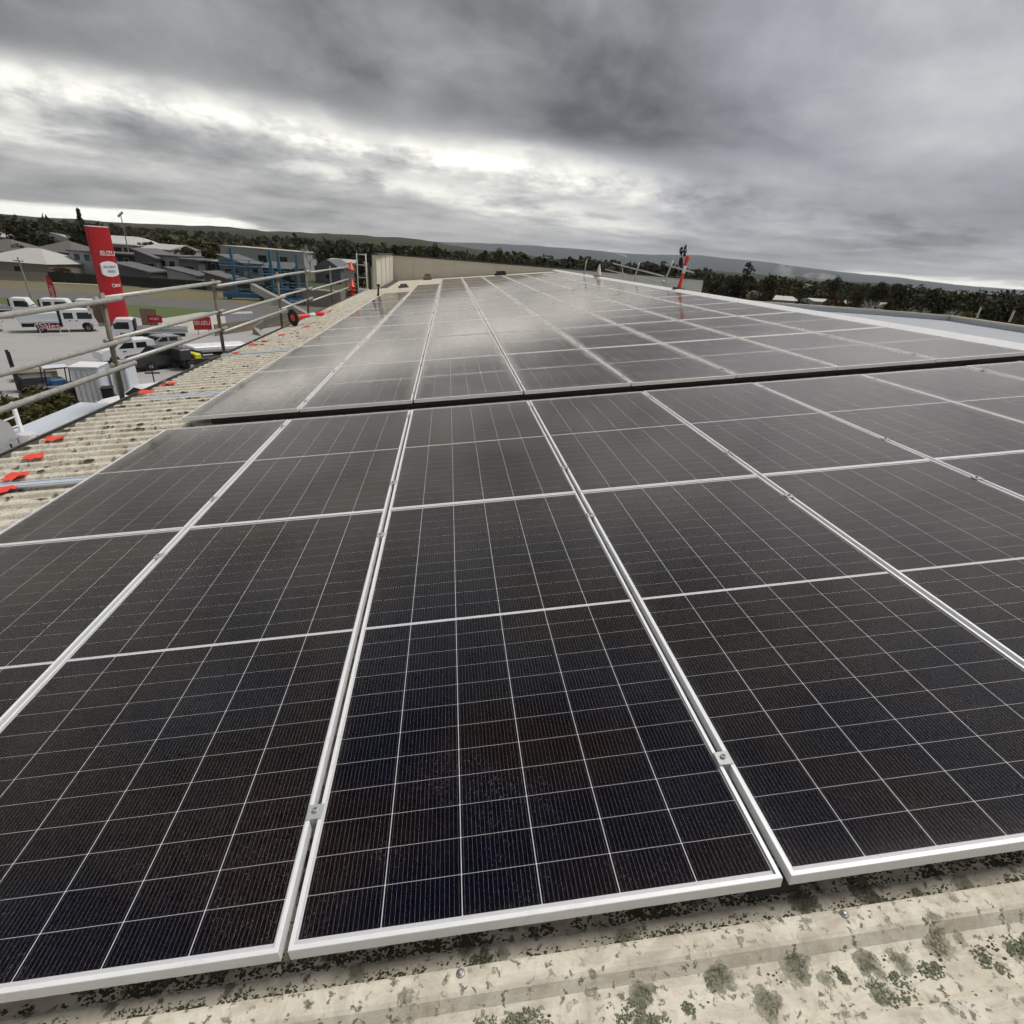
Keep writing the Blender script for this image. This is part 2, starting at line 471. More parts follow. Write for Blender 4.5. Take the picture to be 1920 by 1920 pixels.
ridge_w = roof(X_RIDGE, 0, 0)
# place the first sheet so that a rib centre falls on y = -0.06
y_start = -0.06 - 0.1515 - 0.76 * 4 + 0.0
for k in range(53):
    y = y_start + 0.76 * k
    o = put('roof_sheet', me_sheet, bld, roof(0, y, 0.0003 * (k % 2)), (0, -TH, 0))
    o = put('roof_sheet', me_sheet_r, bld, (ridge_w.x, y, ridge_w.z + 0.0003 * (k % 2)), (0, TH, 0))
# blue-white translucent lengths let into the ribs near the eave
def rooflight(y, x0, x1, w):
    b = MB()
    b.box(x0, x1, -w / 2, w / 2, Z_RIB - 0.012, Z_RIB + 0.004, 0.002)
    for s in (-0.3, 0.3): b.box(x0, x1, s * w - 0.008, s * w + 0.008, Z_RIB + 0.004, Z_RIB + 0.010)
    put('rooflight_strip', b.mesh('rooflight_strip', M_skylight), bld, roof(0, y, 0), (0, -TH, 0))
rooflight(3.56, -3.18, -2.36, 0.13)
rooflight(6.48, -3.40, -2.52, 0.15)
rooflight(9.82, -3.72, -2.38, 0.17)
# gutter along the eave
g = MB()
prof = [(X_EAVE + 0.06, -0.135), (X_EAVE + 0.06, -0.27), (X_EAVE - 0.20, -0.27), (X_EAVE - 0.225, -0.125), (X_EAVE - 0.19, -0.118), (X_EAVE - 0.19, -0.128), (X_EAVE - 0.205, -0.135), (X_EAVE - 0.185, -0.255), (X_EAVE + 0.045, -0.255), (X_EAVE + 0.045, -0.135)]
g.prism(prof, YN - 0.0, 28.6)
put('gutter', g.mesh('gutter', M_gutter), bld, roof(0, 0, 0), (0, -TH, 0))
# ridge capping with vent strip
for seg in range(14):
    b = MB()
    y0 = YN + seg * 2.9
    b.prism([(X_RIDGE - 0.30, -0.085), (X_RIDGE - 0.30, -0.078), (X_RIDGE - 0.24, -0.03), (X_RIDGE, 0.012), (X_RIDGE + 0.24, -0.085), (X_RIDGE + 0.24, -0.093), (X_RIDGE, 0.004), (X_RIDGE - 0.235, -0.038)], y0, y0 + 2.9 + 0.0)
    put('ridge_cap', b.mesh('ridge_cap', M_flash), bld, roof(0, 0, 0.0008 * (seg % 2)), (0, -TH, 0))
b = MB()
b.box(X_RIDGE - 0.285, X_RIDGE - 0.20, YN, YF, -0.12, -0.05)
put('ridge_vent', b.mesh('ridge_vent', M_dark), bld, roof(0, 0, 0), (0, -TH, 0))
# walls below
b = MB(); e = roof(X_EAVE, 0, -0.13)
b.box(e.x + 0.02, e.x + 0.25, YN + 0.2, YF, 0, e.z - 0.02)
b.build('wall', M_wallgrey, bld)
b = MB(); b.box(e.x + 0.25, 17.9, YN + 0.2, YN + 0.4, 0, e.z - 0.02); b.build('wall', M_wallgrey, bld)
# far gable parapet and its return
def parapet_panel(x0, x1, y, z0, z1a, z1b):
    b = MB()
    b.hull([(x0, y, z0), (x1, y, z0), (x1, y + 0.18, z0), (x0, y + 0.18, z0), (x0, y, z1a), (x1, y, z1b), (x1, y + 0.18, z1b), (x0, y + 0.18, z1a)],
           [(3, 2, 1, 0), (4, 5, 6, 7), (0, 1, 5, 4), (1, 2, 6, 5), (2, 3, 7, 6), (3, 0, 4, 7)])
    return b
N = 16
for k in range(N):
    xa = -3.10 + (17.3 + 3.10) * k / N; xb = -3.10 + (17.3 + 3.10) * (k + 1) / N
    za = 9.62 - 0.2 * k / N; zb = 9.62 - 0.2 * (k + 1) / N
    parapet_panel(xa + 0.006, xb - 0.006, 37.08 + 0.003 * (k % 2), 7.2, za, zb).build('parapet_panel', M_render, bld)
b = parapet_panel(-3.14, 17.36, 37.04, 0, 0, 0); b = MB()
b.hull([(-3.30, 37.02, 9.625), (17.42, 37.02, 9.425), (17.42, 37.32, 9.425), (-3.30, 37.32, 9.625), (-3.30, 37.02, 9.70), (17.42, 37.02, 9.50), (17.42, 37.32, 9.50), (-3.30, 37.32, 9.70)],
       [(3, 2, 1, 0), (4, 5, 6, 7), (0, 1, 5, 4), (1, 2, 6, 5), (2, 3, 7, 6), (3, 0, 4, 7)])
b.build('parapet_capping', M_cap, bld)
for k in range(4):
    ya = 28.8 + 8.2 * k / 4; yb = 28.8 + 8.2 * (k + 1) / 4
    b = MB(); b.box(-3.32 + 0.02 * k, -3.12 + 0.02 * k, ya + 0.006, yb - 0.006, 7.4, 9.66); b.build('parapet_panel', M_render, bld)
b = MB(); b.box(-3.36, -3.02, 28.74, 37.3, 9.665, 9.72); b.build('parapet_capping', M_cap, bld)
b = MB(); b.box(-3.06, -2.55, 29.2, 36.9, 8.13, 8.19); b.build('box_gutter', M_cap, bld)
b = MB(); b.tube((-3.45, 28.72, 2.0), (-3.45, 28.72, 9.2), 0.07, 10); b.build('downpipe', M_dark, bld)
# roofing screws near the camera
me_screw = MB().lathe([(0.0095, 0), (0.0098, 0.0015), (0.0065, 0.0025), (0.005, 0.003), (0.005, 0.006), (0.003, 0.007)], 16).mesh('roofing_screw', M_bolt, True)
for x, y in [(-3.45, -0.06 + 0.38 * k) for k in range(8, 50)] + [(-2.55, -0.06 + 0.38 * k) for k in range(12, 50)] + list(((0.37, -0.05), (1.27, -0.05), (-3.2, 4.69))):
    put('roofing_screw', me_screw, bld, roof(x, y, Z_RIB), (0, -TH, 0))

# moss tufts, thick along the ribs
def moss():
    rnd = random.Random(3)
    b = MB()
    def tuft(x, y, z, r):
        n, m = 7, 3
        P = []
        for j in range(m):
            a = j / m * math.pi / 2
            for i in range(n):
                t = 2 * math.pi * (i + 0.5 * j) / n
                q = r * math.cos(a) * rnd.uniform(0.75, 1.25)
                P.append((x + q * 1.15 * math.cos(t), y + q * 0.8 * math.sin(t), z + 0.55 * r * math.sin(a) * rnd.uniform(0.8, 1.3)))
        P.append((x, y, z + 0.6 * r))
        F = [(j * n + i, j * n + (i + 1) % n, (j + 1) * n + (i + 1) % n, (j + 1) * n + i) for j in range(m - 1) for i in range(n)]
        F += [((m - 1) * n + i, (m - 1) * n + (i + 1) % n, m * n) for i in range(n)]
        b.hull([roof(*p) for p in P], F)
    for _ in range(620):                    # between panels and gutter
        k = rnd.randint(12, 110)
        y = -0.06 + 0.19 * k
        x = rnd.uniform(-3.64, -2.38)
        s = rnd.choice((-1, 1))
        r = rnd.choice((0.006, 0.009, 0.012, 0.018, 0.026)) * rnd.uniform(0.8, 1.2)
        for q in range(rnd.randint(1, 4)):
            tuft(x + rnd.gauss(0, 0.03), y + (0.028 if s > 0 else -0.034) + rnd.gauss(0, 0.006), Z_RIB - 0.014, r * rnd.uniform(0.5, 1.1))
    spots = [(rnd.uniform(-1.5, 3.2), rnd.gauss(0.015, 0.024), rnd.uniform(0.012, 0.05), 85) for _ in range(190)]  # moss packed densest under the panel edge, also deepening the shade there
    spots += [(rnd.uniform(-1.5, 3.2), rnd.choice((-0.16, -0.35)) + rnd.gauss(0, 0.03), rnd.uniform(0.010, 0.034), 16) for _ in range(75)]
    for cx, cy, cr, n_ in spots:            # crumbly mats in the pans by the front row
        for _ in range(int(n_ * cr / 0.03) + 3):
            a = rnd.uniform(0, 6.28); q = cr * math.sqrt(rnd.random())
            tuft(cx + 1.2 * q * math.cos(a), cy + q * math.sin(a), Z_PAN - 0.001, rnd.uniform(0.0015, 0.0048))
    for _ in range(420):
        tuft(rnd.uniform(-1.5, 3.2), rnd.choice((0.02, -0.16, -0.16, -0.35)) + rnd.gauss(0, 0.035), Z_PAN - 0.001, rnd.uniform(0.001, 0.004))
    for _ in range(1500):                   # dirt and moss caught behind the near ribs
        k = rnd.choice((0, 0, 0, -1))
        tuft(rnd.uniform(-1.6, 3.3), -0.06 + 0.19 * k + 0.034 + abs(rnd.gauss(0, 0.006)), Z_PAN - 0.001, rnd.uniform(0.0012, 0.0042))
    return b
def lichen():
    rnd = random.Random(41)
    b = MB()
    def crumb(x, y, z, r):
        n = 5; P = []
        for i in range(n):
            t = 2 * math.pi * (i + rnd.random() * 0.5) / n
            P.append((x + r * math.cos(t) * rnd.uniform(.7, 1.3), y + r * math.sin(t) * rnd.uniform(.7, 1.3), z))
        P.append((x + rnd.gauss(0, r * .3), y + rnd.gauss(0, r * .3), z + r * rnd.uniform(0.5, 1.0)))
        b.hull([roof(*p) for p in P], [(i, (i + 1) % n, n) for i in range(n)])
    for _ in range(105):
        k = rnd.choice((-1, -1, -1, -2, 0))
        cx, cy = rnd.uniform(-1.3, 3.1), -0.06 + 0.19 * k + rnd.uniform(0.045, 0.125)
        cr = rnd.choice((0.010, 0.014, 0.020, 0.026, 0.033)) * rnd.uniform(0.85, 1.2)
        lobes = [(cx + rnd.gauss(0, cr * .5), cy + rnd.gauss(0, cr * .35), cr * rnd.uniform(.45, .9)) for _ in range(rnd.randint(2, 5))]
        for lx, ly, lr in lobes:
            for _ in range(int(60 * (lr / 0.02) ** 1.6) + 6):
                a = rnd.uniform(0, 6.28); q = lr * math.sqrt(rnd.random())
                crumb(lx + 1.1 * q * math.cos(a), ly + q * math.sin(a), Z_PAN - 0.0005 + 0.004 * (1 - (q / lr) ** 2), rnd.uniform(0.0012, 0.0032))
    return b
tag(lichen().build('lichen', M_lichen, None), 'crusty grey green lichen patches on the roof pans in front of the panels', 'lichen', kind='stuff')
tag(moss().build('moss', M_moss, None), 'dark moss tufts growing along the cream roof ribs', 'moss', kind='stuff')

# ================================================================ solar panels
PW, PL, GX = 1.134, 2.278, 0.0208
PITCH = PW + GX
def frame_mesh():
    b = MB()
    def ring(i, z): return [(i, i, z), (PW - i, i, z), (PW - i, PL - i, z), (i, PL - i, z)]
    rings = [ring(0.028, -0.035), ring(0, -0.035), ring(0, -0.0011), ring(0.0011, 0), ring(0.0105, 0), ring(0.011, -0.0005), ring(0.011, -0.0022), ring(0.0018, -0.0026), ring(0.0018, -0.033), ring(0.028, -0.033)]
    P = [p for r in rings for p in r]; F = []
    for k in range(len(rings) - 1):
        for i in range(4): F.append((k * 4 + i, k * 4 + (i + 1) % 4, k * 4 + 4 + (i + 1) % 4, k * 4 + 4 + i))
    return b.hull(P, F).mesh('frame', M_alu)
def plane_mesh(name, i, z, mat):
    b = MB()
    q = [(i, i), (PW - i, i), (PW - i, PL - i), (i, PL - i)]
    b.poly([(x, y, z) for x, y in q], q)
    return b.mesh(name, mat)
me_frame = frame_mesh()
me_glass = plane_mesh('glass_pane', 0.0106, -0.0020, M_glass)
me_back = plane_mesh('backsheet', 0.0030, -0.0059, M_back)
CWD, CHT = 0.1818, 0.0914
def cell_origin(c, r):
    x = 0.0165 + c * 0.184
    y = 0.0225 + r * 0.0925 + (0.0145 if r >= 12 else 0)
    return x, y
def cell_geo(b, x, y):
    e = 0.0014; w, h = CWD, CHT
    q = [(e, 0), (w - e, 0), (w, e), (w, h - e), (w - e, h), (e, h), (0, h - e), (0, e)]
    b.poly([(x + a, y + c, -0.0056) for a, c in q], [(a / w, c / h) for a, c in q])
b = MB(); cell_geo(b, 0, 0)
q8 = [(0.0014, 0), (CWD - 0.0014, 0), (CWD, 0.0014), (CWD, CHT - 0.0014), (CWD - 0.0014, CHT), (0.0014, CHT), (0, CHT - 0.0014), (0, 0.0014)]
for i in range(8):
    a, c = q8[i], q8[(i + 1) % 8]
    b.poly([(a[0], a[1], -0.0061), (c[0], c[1], -0.0061), (c[0], c[1], -0.0056), (a[0], a[1], -0.0056)], [(a[0] / CWD, 0), (c[0] / CWD, 0), (c[0] / CWD, 0), (a[0] / CWD, 0)])
me_cell = b.mesh('cell', M_cell)
b = MB()
for r in range(24):
    for c in range(6): cell_geo(b, *cell_origin(c, r))
me_cells = b.mesh('cell_array', M_cell)
def clamp_meshes():
    b = MB()
    b.box(-0.0104 - 0.009, -0.0104 + 0.009, -0.022, 0.022, -0.034, 0.0010)
    b.box(-0.0104 - 0.021, -0.0104 + 0.021, -0.022, 0.022, 0.0011, 0.0042, 0.0010)
    k = MB().lathe([(0.0078, 0.0042), (0.0078, 0.0105), (0.0066, 0.0115), (0.0042, 0.0115), (0.0040, 0.0075)], 14, (-0.0104, 0.002, 0))
    return b.mesh('clamp', M_clamp), k.mesh('bolt', M_bolt)
me_clamp, me_bolt = clamp_meshes()
def endclamp_mesh():
    b = MB()
    b.prism([(-0.030, -0.036), (-0.001, -0.036), (-0.001, 0.001), (0.009, 0.001), (0.009, 0.0040), (-0.010, 0.0040), (-0.010, -0.030), (-0.030, -0.030)], -0.022, 0.022)
    return b.mesh('end_clamp', M_clamp)
me_endclamp = endclamp_mesh()

ORD = ['first', 'second', 'third', 'fourth', 'fifth', 'sixth', 'seventh', 'eighth', 'ninth', 'tenth', 'eleventh', 'twelfth', 'thirteenth', 'fourteenth']
NROW = 0
rows = []                                   # y of each row's front edge, first and last column
for fy, a, z in ((0.0, -2, 5), (4.91, -2, 5), (9.575, -2, 5), (14.20, -2, 5), (18.95, -2, 5)):
    rows += [(fy, a, z), (fy + PL + 0.004, a, z)]
rows += [(23.75, -1, 5), (23.75 + PL + 0.004, -1, 5), (28.5, 0, 5), (28.5 + PL + 0.004, 0, 5)]
prnd = random.Random(11)
for ri, (y, ca, cz) in enumerate(rows):
    sect = ri // 2
    for col in range(ca, cz + 1):
        place = 'nearest the gutter' if col == ca else ('against the ridge capping' if col == cz else '%s from the gutter side' % ORD[col - ca])
        row_txt = 'front row' if ri == 0 else '%s row from the front' % ORD[ri]
        lab = 'black solar panel, %s, %s' % (row_txt, place)
        pos = roof(col * PITCH, y, (0.010 if sect == 1 else 0.0) + prnd.uniform(-0.0012, 0.0012))
        t = thing('solar_panel', lab, 'solar panel', pos, (prnd.uniform(-0.0012, 0.0012), -TH + prnd.uniform(-0.0018, 0.0018), 0), 'solar panels in rows on the roof')
        put('frame', me_frame, t); put('glass_pane', me_glass, t); put('backsheet', me_back, t)
        if ri == 0 and col <= 3:
            for r in range(24):
                for c in range(6):
                    cx, cy = cell_origin(c, r)
                    put('cell', me_cell, t, (cx, cy, 0))
        else:
            tag(put('cell_array', me_cells, t), kind='stuff')
        if sect <= 3:
            for cy in ((0.33, 1.95) if ri % 2 == 0 else (0.41, 2.045)):
                if col > ca:
                    k = put('clamp', me_clamp, t, (0, cy, 0))
                    put('bolt', me_bolt, k)
                else:
                    put('end_clamp', me_endclamp, t, (0, cy, 0))
# mounting rails under the first rows, running up the slope
for i, y in enumerate((0.33, 1.95, 2.692, 4.327)):
    b = MB(); b.box(-2 * PITCH - 0.06, 6 * PITCH + 0.05, -0.02, 0.02, -0.078, -0.037)
    o = put('mounting_rail', b.mesh('mounting_rail', M_alu), None, roof(0, y, 0), (0, -TH, 0))
    tag(o, '%s aluminium mounting rail under the front solar panels, counted from the front edge' % ORD[i], 'rail', 'rails under the front panels')
b = MB(); b.box(-2 * PITCH + 0.25, 6 * PITCH - 0.02, 4.955, 5.05, -0.089, -0.027)  # black strip added so the shaded gap below the second section reads dark
tag(put('gap_shade_strip', b.mesh('gap_shade_strip', M_dark), None, roof(0, 0, 0), (0, -TH, 0)), 'black strip added for the dark shade in the gap behind the front two rows', 'shade strip')
b = MB(); b.box(PITCH - 0.085, PITCH + 0.045, 0.012, 0.046, -0.088, -0.0365, 0.004)
tag(put('support_block', b.mesh('support_block', M_rubber), None, roof(0, 0, 0), (0, -TH, 0)), 'black rubber support block under the front corner between two panels', 'block')

# ================================================================ guard rail along the gutter
POST_Y = [3.65, 7.66, 11.66, 16.1, 19.35, 23.6, 27.1]
PX = -4.29
RZ = (9.10, 8.57, 8.23)
gr = thing('guardrail', 'galvanised scaffold tube guardrail standing along the gutter edge', 'guardrail', (PX, 7.66, 7.8))
G0 = Vector((PX, 7.66, 7.8))
def loc(p): return Vector(p) - G0
for i, y in enumerate(POST_Y):
    lean = 0.03 * math.sin(i * 2.1)
    b = MB(); b.tube(loc((PX - 0.05, y, 7.55)), loc((PX - 0.02 + lean, y + 0.02 * math.cos(i), 9.21)), 0.034, 12)
    b.build('post', M_post, gr, True)
    # bent foot bolted through the gutter to the roof
    b = MB(); b.path([loc((PX - 0.05, y, 7.80)), loc((PX + 0.06, y + 0.10, 7.72)), loc((PX + 0.52, y + 0.18, 8.02))], 0.016, 8)
    b.build('foot_bracket', M_post, gr, True)
    for z in RZ:
        b = MB(); b.tube(loc((PX - 0.02, y, z - 0.04)), loc((PX - 0.02, y, z + 0.035)), 0.046, 10)
        b.tube(loc((PX + 0.02, y - 0.04, z)), loc((PX + 0.02, y + 0.04, z)), 0.047, 10)
        c = b.build('coupler', M_coupler, gr)
        b = MB(); b.tube(loc((PX - 0.06, y - 0.05, z - 0.015)), loc((PX + 0.05, y - 0.05, z - 0.015)), 0.008, 6)
        put('bolt', b.mesh('bolt', M_bolt), c)
jr = random.Random(5)
for zi, z in enumerate(RZ):
    ends = [-1.2, 8.02, 12.0, 16.35, 20.2, 27.3]
    for i in range(len(ends) - 1):
        a, e_ = ends[i], ends[i + 1]
        if i: a -= 0.42
        off = 0.052 * (i % 2) - 0.0
        b = MB(); b.tube(loc((PX + 0.05 - off * 1.9, a, z - 0.012 + 0.035 * (i % 2) + jr.uniform(-.01, .01))), loc((PX + 0.05 - off * 1.9, e_, z + 0.012 + 0.02 * (i % 2) + jr.uniform(-.015, .015))), 0.034, 12)
        b.build('rail_tube', M_galv, gr, True)
# scaffold access frame at the far end
af = thing('access_scaffold', 'grey scaffold access frame with rungs beside the return wall', 'scaffold', (-3.95, 28.2, 7.6))
for dx_, h in ((0.0, 2.1), (0.42, 2.1)):
    b = MB(); b.tube((dx_, 0, -3), (dx_, 0, h), 0.03, 10); b.build('upright', M_galv, af, True)
for z in (0.3, 1.05, 1.6, 2.05):
    b = MB(); b.tube((0, 0, z), (0.42, 0, z), 0.022, 8); b.build('rung', M_galv, af, True)
b = MB(); b.box(0.02, 0.5, -0.1, 0.12, -0.05, 0.55, 0.01); b.build('toe_box', M_white, af)

# plank, ladder and bracket outside the gutter
b = MB(); b.box(-5.16, -4.74, 6.45, 8.05, 7.55, 7.60, 0.004)
tag(b.build('scaffold_plank', M_steelplank), 'pale flat scaffold plank lying just outside the gutter', 'plank')
ld = thing('ladder', 'white ladder top reaching up beside the plank at the gutter', 'ladder', (-5.0, 6.15, 3.0))
for s_ in (0, 1):
    b = MB(); b.tube((0, 0.40 * s_, -3.0), (0, 0.40 * s_, 4.98), 0.026, 8); b.build('stile', M_white, ld, True)
for k in range(8):
    b = MB(); b.tube((0, 0, 4.92 - 0.115 * k), (0, 0.40, 4.92 - 0.115 * k), 0.012, 8); b.build('rung', M_white, ld, True)
b = MB(); b.prism([(0, 0), (0.52, 0), (0.52, 0.24), (0.48, 0.36), (0.38, 0.43), (0, 0.45)], -0.02, 0.02)
br = b.build('bracket_plate', M_white, None, loc=(-4.6, 5.36, 7.58), rot=(0, 0, rad(90)))
tag(br, 'white steel bracket plate with dark slots behind the near gutter', 'bracket')
for x, z in ((0.40, 0.10), (0.27, 0.28)):
    b = MB(); b.box(x - 0.014, x + 0.014, -0.0225, 0.0225, z - 0.035, z + 0.035); b.build('slot', M_dark, br)
b = MB(); b.lathe([(0.085, -0.5), (0.09, 0.02), (0.075, 0.03)], 16)
tag(b.build('pipe_post', M_white, None, True, loc=(-4.86, 6.42, 7.60)), 'short thick white post end beside the plank', 'post')

# orange bunting lying along the roof edge
bt = thing('bunting', 'string of orange safety flags lying along the roof edge', 'bunting', roof(-3.4, 3.4, -0.09))
B0 = roof(-3.4, 3.4, -0.09)
FL = [(-3.03, 3.42, 0.15), (-3.12, 3.74, 0.12), (-3.32, 4.26, 0.12), (-3.50, 4.84, 0.12), (-3.60, 6.85, 0.13), (-3.53, 7.32, 0.12), (-3.49, 9.9, 0.11), (-3.50, 10.9, 0.12), (-3.41, 11.3, 0.09), (-3.30, 12.2, 0.11), (-3.1, 13.6, 0.10), (-3.30, 17.3, 0.12), (-3.34, 17.9, 0.13)]
frn = random.Random(9)
for i, (x, y, s) in enumerate(FL):
    n = 4; b = MB(); ang = frn.uniform(-0.9, 0.9)
    H = [[frn.uniform(0.0, 0.028) for _ in range(n + 1)] for _ in range(n + 1)]
    P = []
    for a in range(n + 1):
        for c in range(n + 1):
            lx, ly = (a / n - 0.5) * s * 1.35, (c / n - 0.5) * s * 1.5 * (1 - 0.35 * a / n)
            P.append(roof(x + lx * math.cos(ang) - ly * math.sin(ang), y + lx * math.sin(ang) + ly * math.cos(ang), Z_RIB + 0.006 + H[a][c] * (1.0 if i < 2 else 0.7)) - B0)
    F = [(a * (n + 1) + c, a * (n + 1) + c + 1, (a + 1) * (n + 1) + c + 1, (a + 1) * (n + 1) + c) for a in range(n) for c in range(n)]
    b.hull(P, F); b.build('flag', M_flag, bt, True)
b = MB(); b.path([roof(x, y, Z_RIB + 0.006) - B0 for x, y, s in FL], 0.0025, 5); b.build('cord', M_galv, bt)

# ================================================================ delineators and cones on the roof
def delineator(name, label, M4):
    t = thing(name, label, 'delineator', M4.to_translation(), M4.to_euler(), 'red delineator posts on the roof')
    b = MB(); b.lathe([(0.205, 0.0), (0.21, 0.012), (0.185, 0.045), (0.09, 0.05)], 8); b.build('base', M_rubber, t)
    b = MB(); b.lathe([(0.085, -0.004), (0.085, 0.0505)], 16); b.build('base_plug', M_orange, t)
    b = MB(); b.lathe([(0.062, 0.05), (0.055, 0.12), (0.047, 0.42), (0.0475, 0.46)], 16); b.build('lower_tube', M_orange, t, True)
    b = MB(); b.lathe([(0.049, 0.46), (0.049, 0.66)], 16); b.build('reflective_band', M_reflect, t, True)
    b = MB(); b.lathe([(0.047, 0.66), (0.047, 0.78), (0.060, 0.79), (0.062, 0.88), (0.045, 0.93), (0.02, 0.96)], 16); b.build('handle_top', M_orange, t, True)
    return t
a = roof(-3.47, 13.95, -0.093 + 0.20)
M4 = Matrix.Translation(a) @ Matrix.Rotation(-TH, 4, 'Y') @ Matrix.Rotation(rad(50), 4, 'Z') @ Matrix.Rotation(rad(90), 4, 'Y') @ Matrix.Rotation(rad(22.5), 4, 'Z')
delineator('delineator', 'orange delineator lying on its side with its black octagonal base towards the gutter', M4)
M4 = Matrix.Translation(roof(7.33, 16.4, -0.02)) @ Matrix.Rotation(rad(6), 4, 'Y')
delineator('delineator', 'red and white delineator post standing on the ridge in front of a gum tree', M4)
cs = thing('cone_stack', 'bright orange cones hung in a stack on the far guardrail post', 'cones', (PX + 0.22, 27.2, 7.95))
for k in range(4):
    b = MB(); z = 0.16 * k + (0.55 if k == 3 else 0)
    b.lathe([(0.17, z), (0.165, z + 0.03), (0.10, z + 0.035), (0.03, z + 0.36), (0.012, z + 0.365)], 14); b.build('cone', M_orange, cs, True)
cn = thing('traffic_cone', 'faded white cone on a dark base standing on the ridge near the far wall', 'cone', roof(7.2, 25.7, 0.0))
b = MB(); b.box(-0.2, 0.2, -0.2, 0.2, 0.0, 0.05, 0.02); b.build('base', M_coupler, cn)
b = MB(); b.lathe([(0.15, 0.05), (0.12, 0.10), (0.03, 0.50), (0.02, 0.52)], 16); b.build('body', M_render, cn, True)

# guard rail on the other side of the ridge, with an aerial
g2 = thing('guardrail', 'short tube guardrail standing behind the ridge near the far parapet', 'guardrail', (9.0, 20.5, 8.9))
O2 = Vector((9.0, 20.5, 8.9))
def rail2(u1, v1, y1, u2, v2, y2, r, nm):
    d1, d2 = view_ray(u1, v1), view_ray(u2, v2)
    a_, b_ = CAMP + d1 * ((y1 - CAMP.y) / d1.y), CAMP + d2 * ((y2 - CAMP.y) / d2.y)
    bb = MB(); bb.tube(a_ - O2, b_ - O2, r, 8); bb.build(nm, M_galv, g2, True)
rail2(1188, 527, 23.0, 1199, 492, 23.0, 0.03, 'post'); rail2(1244, 534, 20.5, 1262, 488, 20.5, 0.03, 'post'); rail2(1095, 515, 27.5, 1100, 487, 27.5, 0.028, 'post')
rail2(1150, 494, 26.0, 1245, 518, 20.8, 0.026, 'rail_tube'); rail2(1258, 499, 20.5, 1300, 511, 18.6, 0.026, 'rail_tube'); rail2(1135, 505, 25.5, 1250, 533, 20.5, 0.02, 'rail_tube')
rail2(1240, 532, 20.4, 1246, 527, 20.4, 0.055, 'coupler')
ae = thing('aerial', 'thin grey television aerial boom above the far roof', 'aerial', (9.0, 26.0, 9.2))
O2b = Vector((9.0, 26.0, 9.2))
def aer(u1, v1, u2, v2, r, nm, y=26.0):
    d1, d2 = view_ray(u1, v1), view_ray(u2, v2)
    bb = MB(); bb.tube(CAMP + d1 * ((y - CAMP.y) / d1.y) - O2b, CAMP + d2 * ((y - CAMP.y) / d2.y) - O2b, r, 6); bb.build(nm, M_galv, ae)
aer(1149, 473, 1176, 482, 0.035, 'boom'); aer(1162, 478, 1170, 521, 0.018, 'mast')
for k in range(5): aer(1151 + 5 * k, 472 + 1.7 * k, 1152.5 + 5 * k, 478 + 1.7 * k, 0.012, 'element')
# offcuts and a spare clamp left on the roof
def debris(name, label, x, y, sx, sy, sz, mat, rz=0.3, parts=2):
    t = thing(name, label, 'debris', roof(x, y, Z_RIB), (0, -TH, rz))
    for k in range(parts):
        b = MB(); b.box(-sx / 2 + 0.1 * k, sx / 2 - 0.05 * k, -sy / 2 + 0.07 * k, sy / 2, k * sz * 0.6, sz * (0.6 + 0.5 * k), 0.02); b.build('offcut', mat, t)
debris('packaging_pile', 'dark pile of packaging on the bare roof near the return wall', -1.85, 28.6, 0.45, 0.3, 0.16, M_charcoal0)
debris('carton', 'brown carton at the foot of the far parapet wall', -0.9, 35.8, 0.5, 0.35, 0.32, M_coupler, 0.1)
debris('tool_bag', 'small black bag on the roof by the far parapet', 3.6, 35.9, 0.7, 0.4, 0.22, M_dark, 0.0)
t = thing('rail_end', 'black rail end standing up at the far gutter corner of the panels', 'rail end', roof(-2.5, 23.5, Z_RIB))
b = MB(); b.box(-0.05, 0.05, -0.05, 0.05, 0, 0.05); b.tube((0, 0, 0), (0.02, 0, 0.42), 0.035, 8); b.tube((0.02, 0, 0.36), (0.02, 0, 0.44), 0.07, 8); b.build('upright', M_dark, t)
t = thing('roof_vent', 'small black vent on the pale roof beyond the ridge', 'vent', (9.1, 8.6, 8.97))
b = MB(); b.lathe([(0.12, -0.3), (0.12, 0.02), (0.2, 0.04), (0.2, 0.16), (0.05, 0.22)], 14); b.build('cowl', M_dark, t)
b = MB(); b.box(-0.7, 0.7, -0.5, 0.5, -0.12, -0.05, 0.02); b.build('flashing', M_flash, t)

# neighbouring parapet and lower roof to the right
pr_ = thing('neighbour_roof', 'blue grey neighbouring roof with a cream topped parapet beyond the ridge', 'building', (18, 26, 0))
O3 = Vector((18, 26, 0))
pts = [gp(1380, 562, 8.6), gp(1640, 580, 8.6), gp(1790, 592, 8.6), gp(1930, 612, 8.6), gp(2300, 665, 8.6)]
for a_, b_ in zip(pts, pts[1:]):
    n_ = Vector((-(b_ - a_).y, (b_ - a_).x, 0)).normalized() * 0.2
    if n_.y < 0: n_ = -n_
    def wallseg(z0, z1, off, mat, nm):
        m_ = MB()
        A, B_ = a_ - O3 + n_ * off[0], b_ - O3 + n_ * off[0]; A2, B2 = a_ - O3 + n_ * off[1], b_ - O3 + n_ * off[1]
        P = [Vector((q.x, q.y, z)) for z in (z0, z1) for q in (A, B_, B2, A2)]
        m_.hull(P, [(3, 2, 1, 0), (4, 5, 6, 7), (0, 1, 5, 4), (1, 2, 6, 5), (2, 3, 7, 6), (3, 0, 4, 7)]); m_.build(nm, mat, pr_)
    wallseg(0.0, 8.50, (0, 1), M_bluegrey, 'parapet_wall'); wallseg(8.505, 8.60, (-0.15, 1.2), M_render, 'parapet_capping')
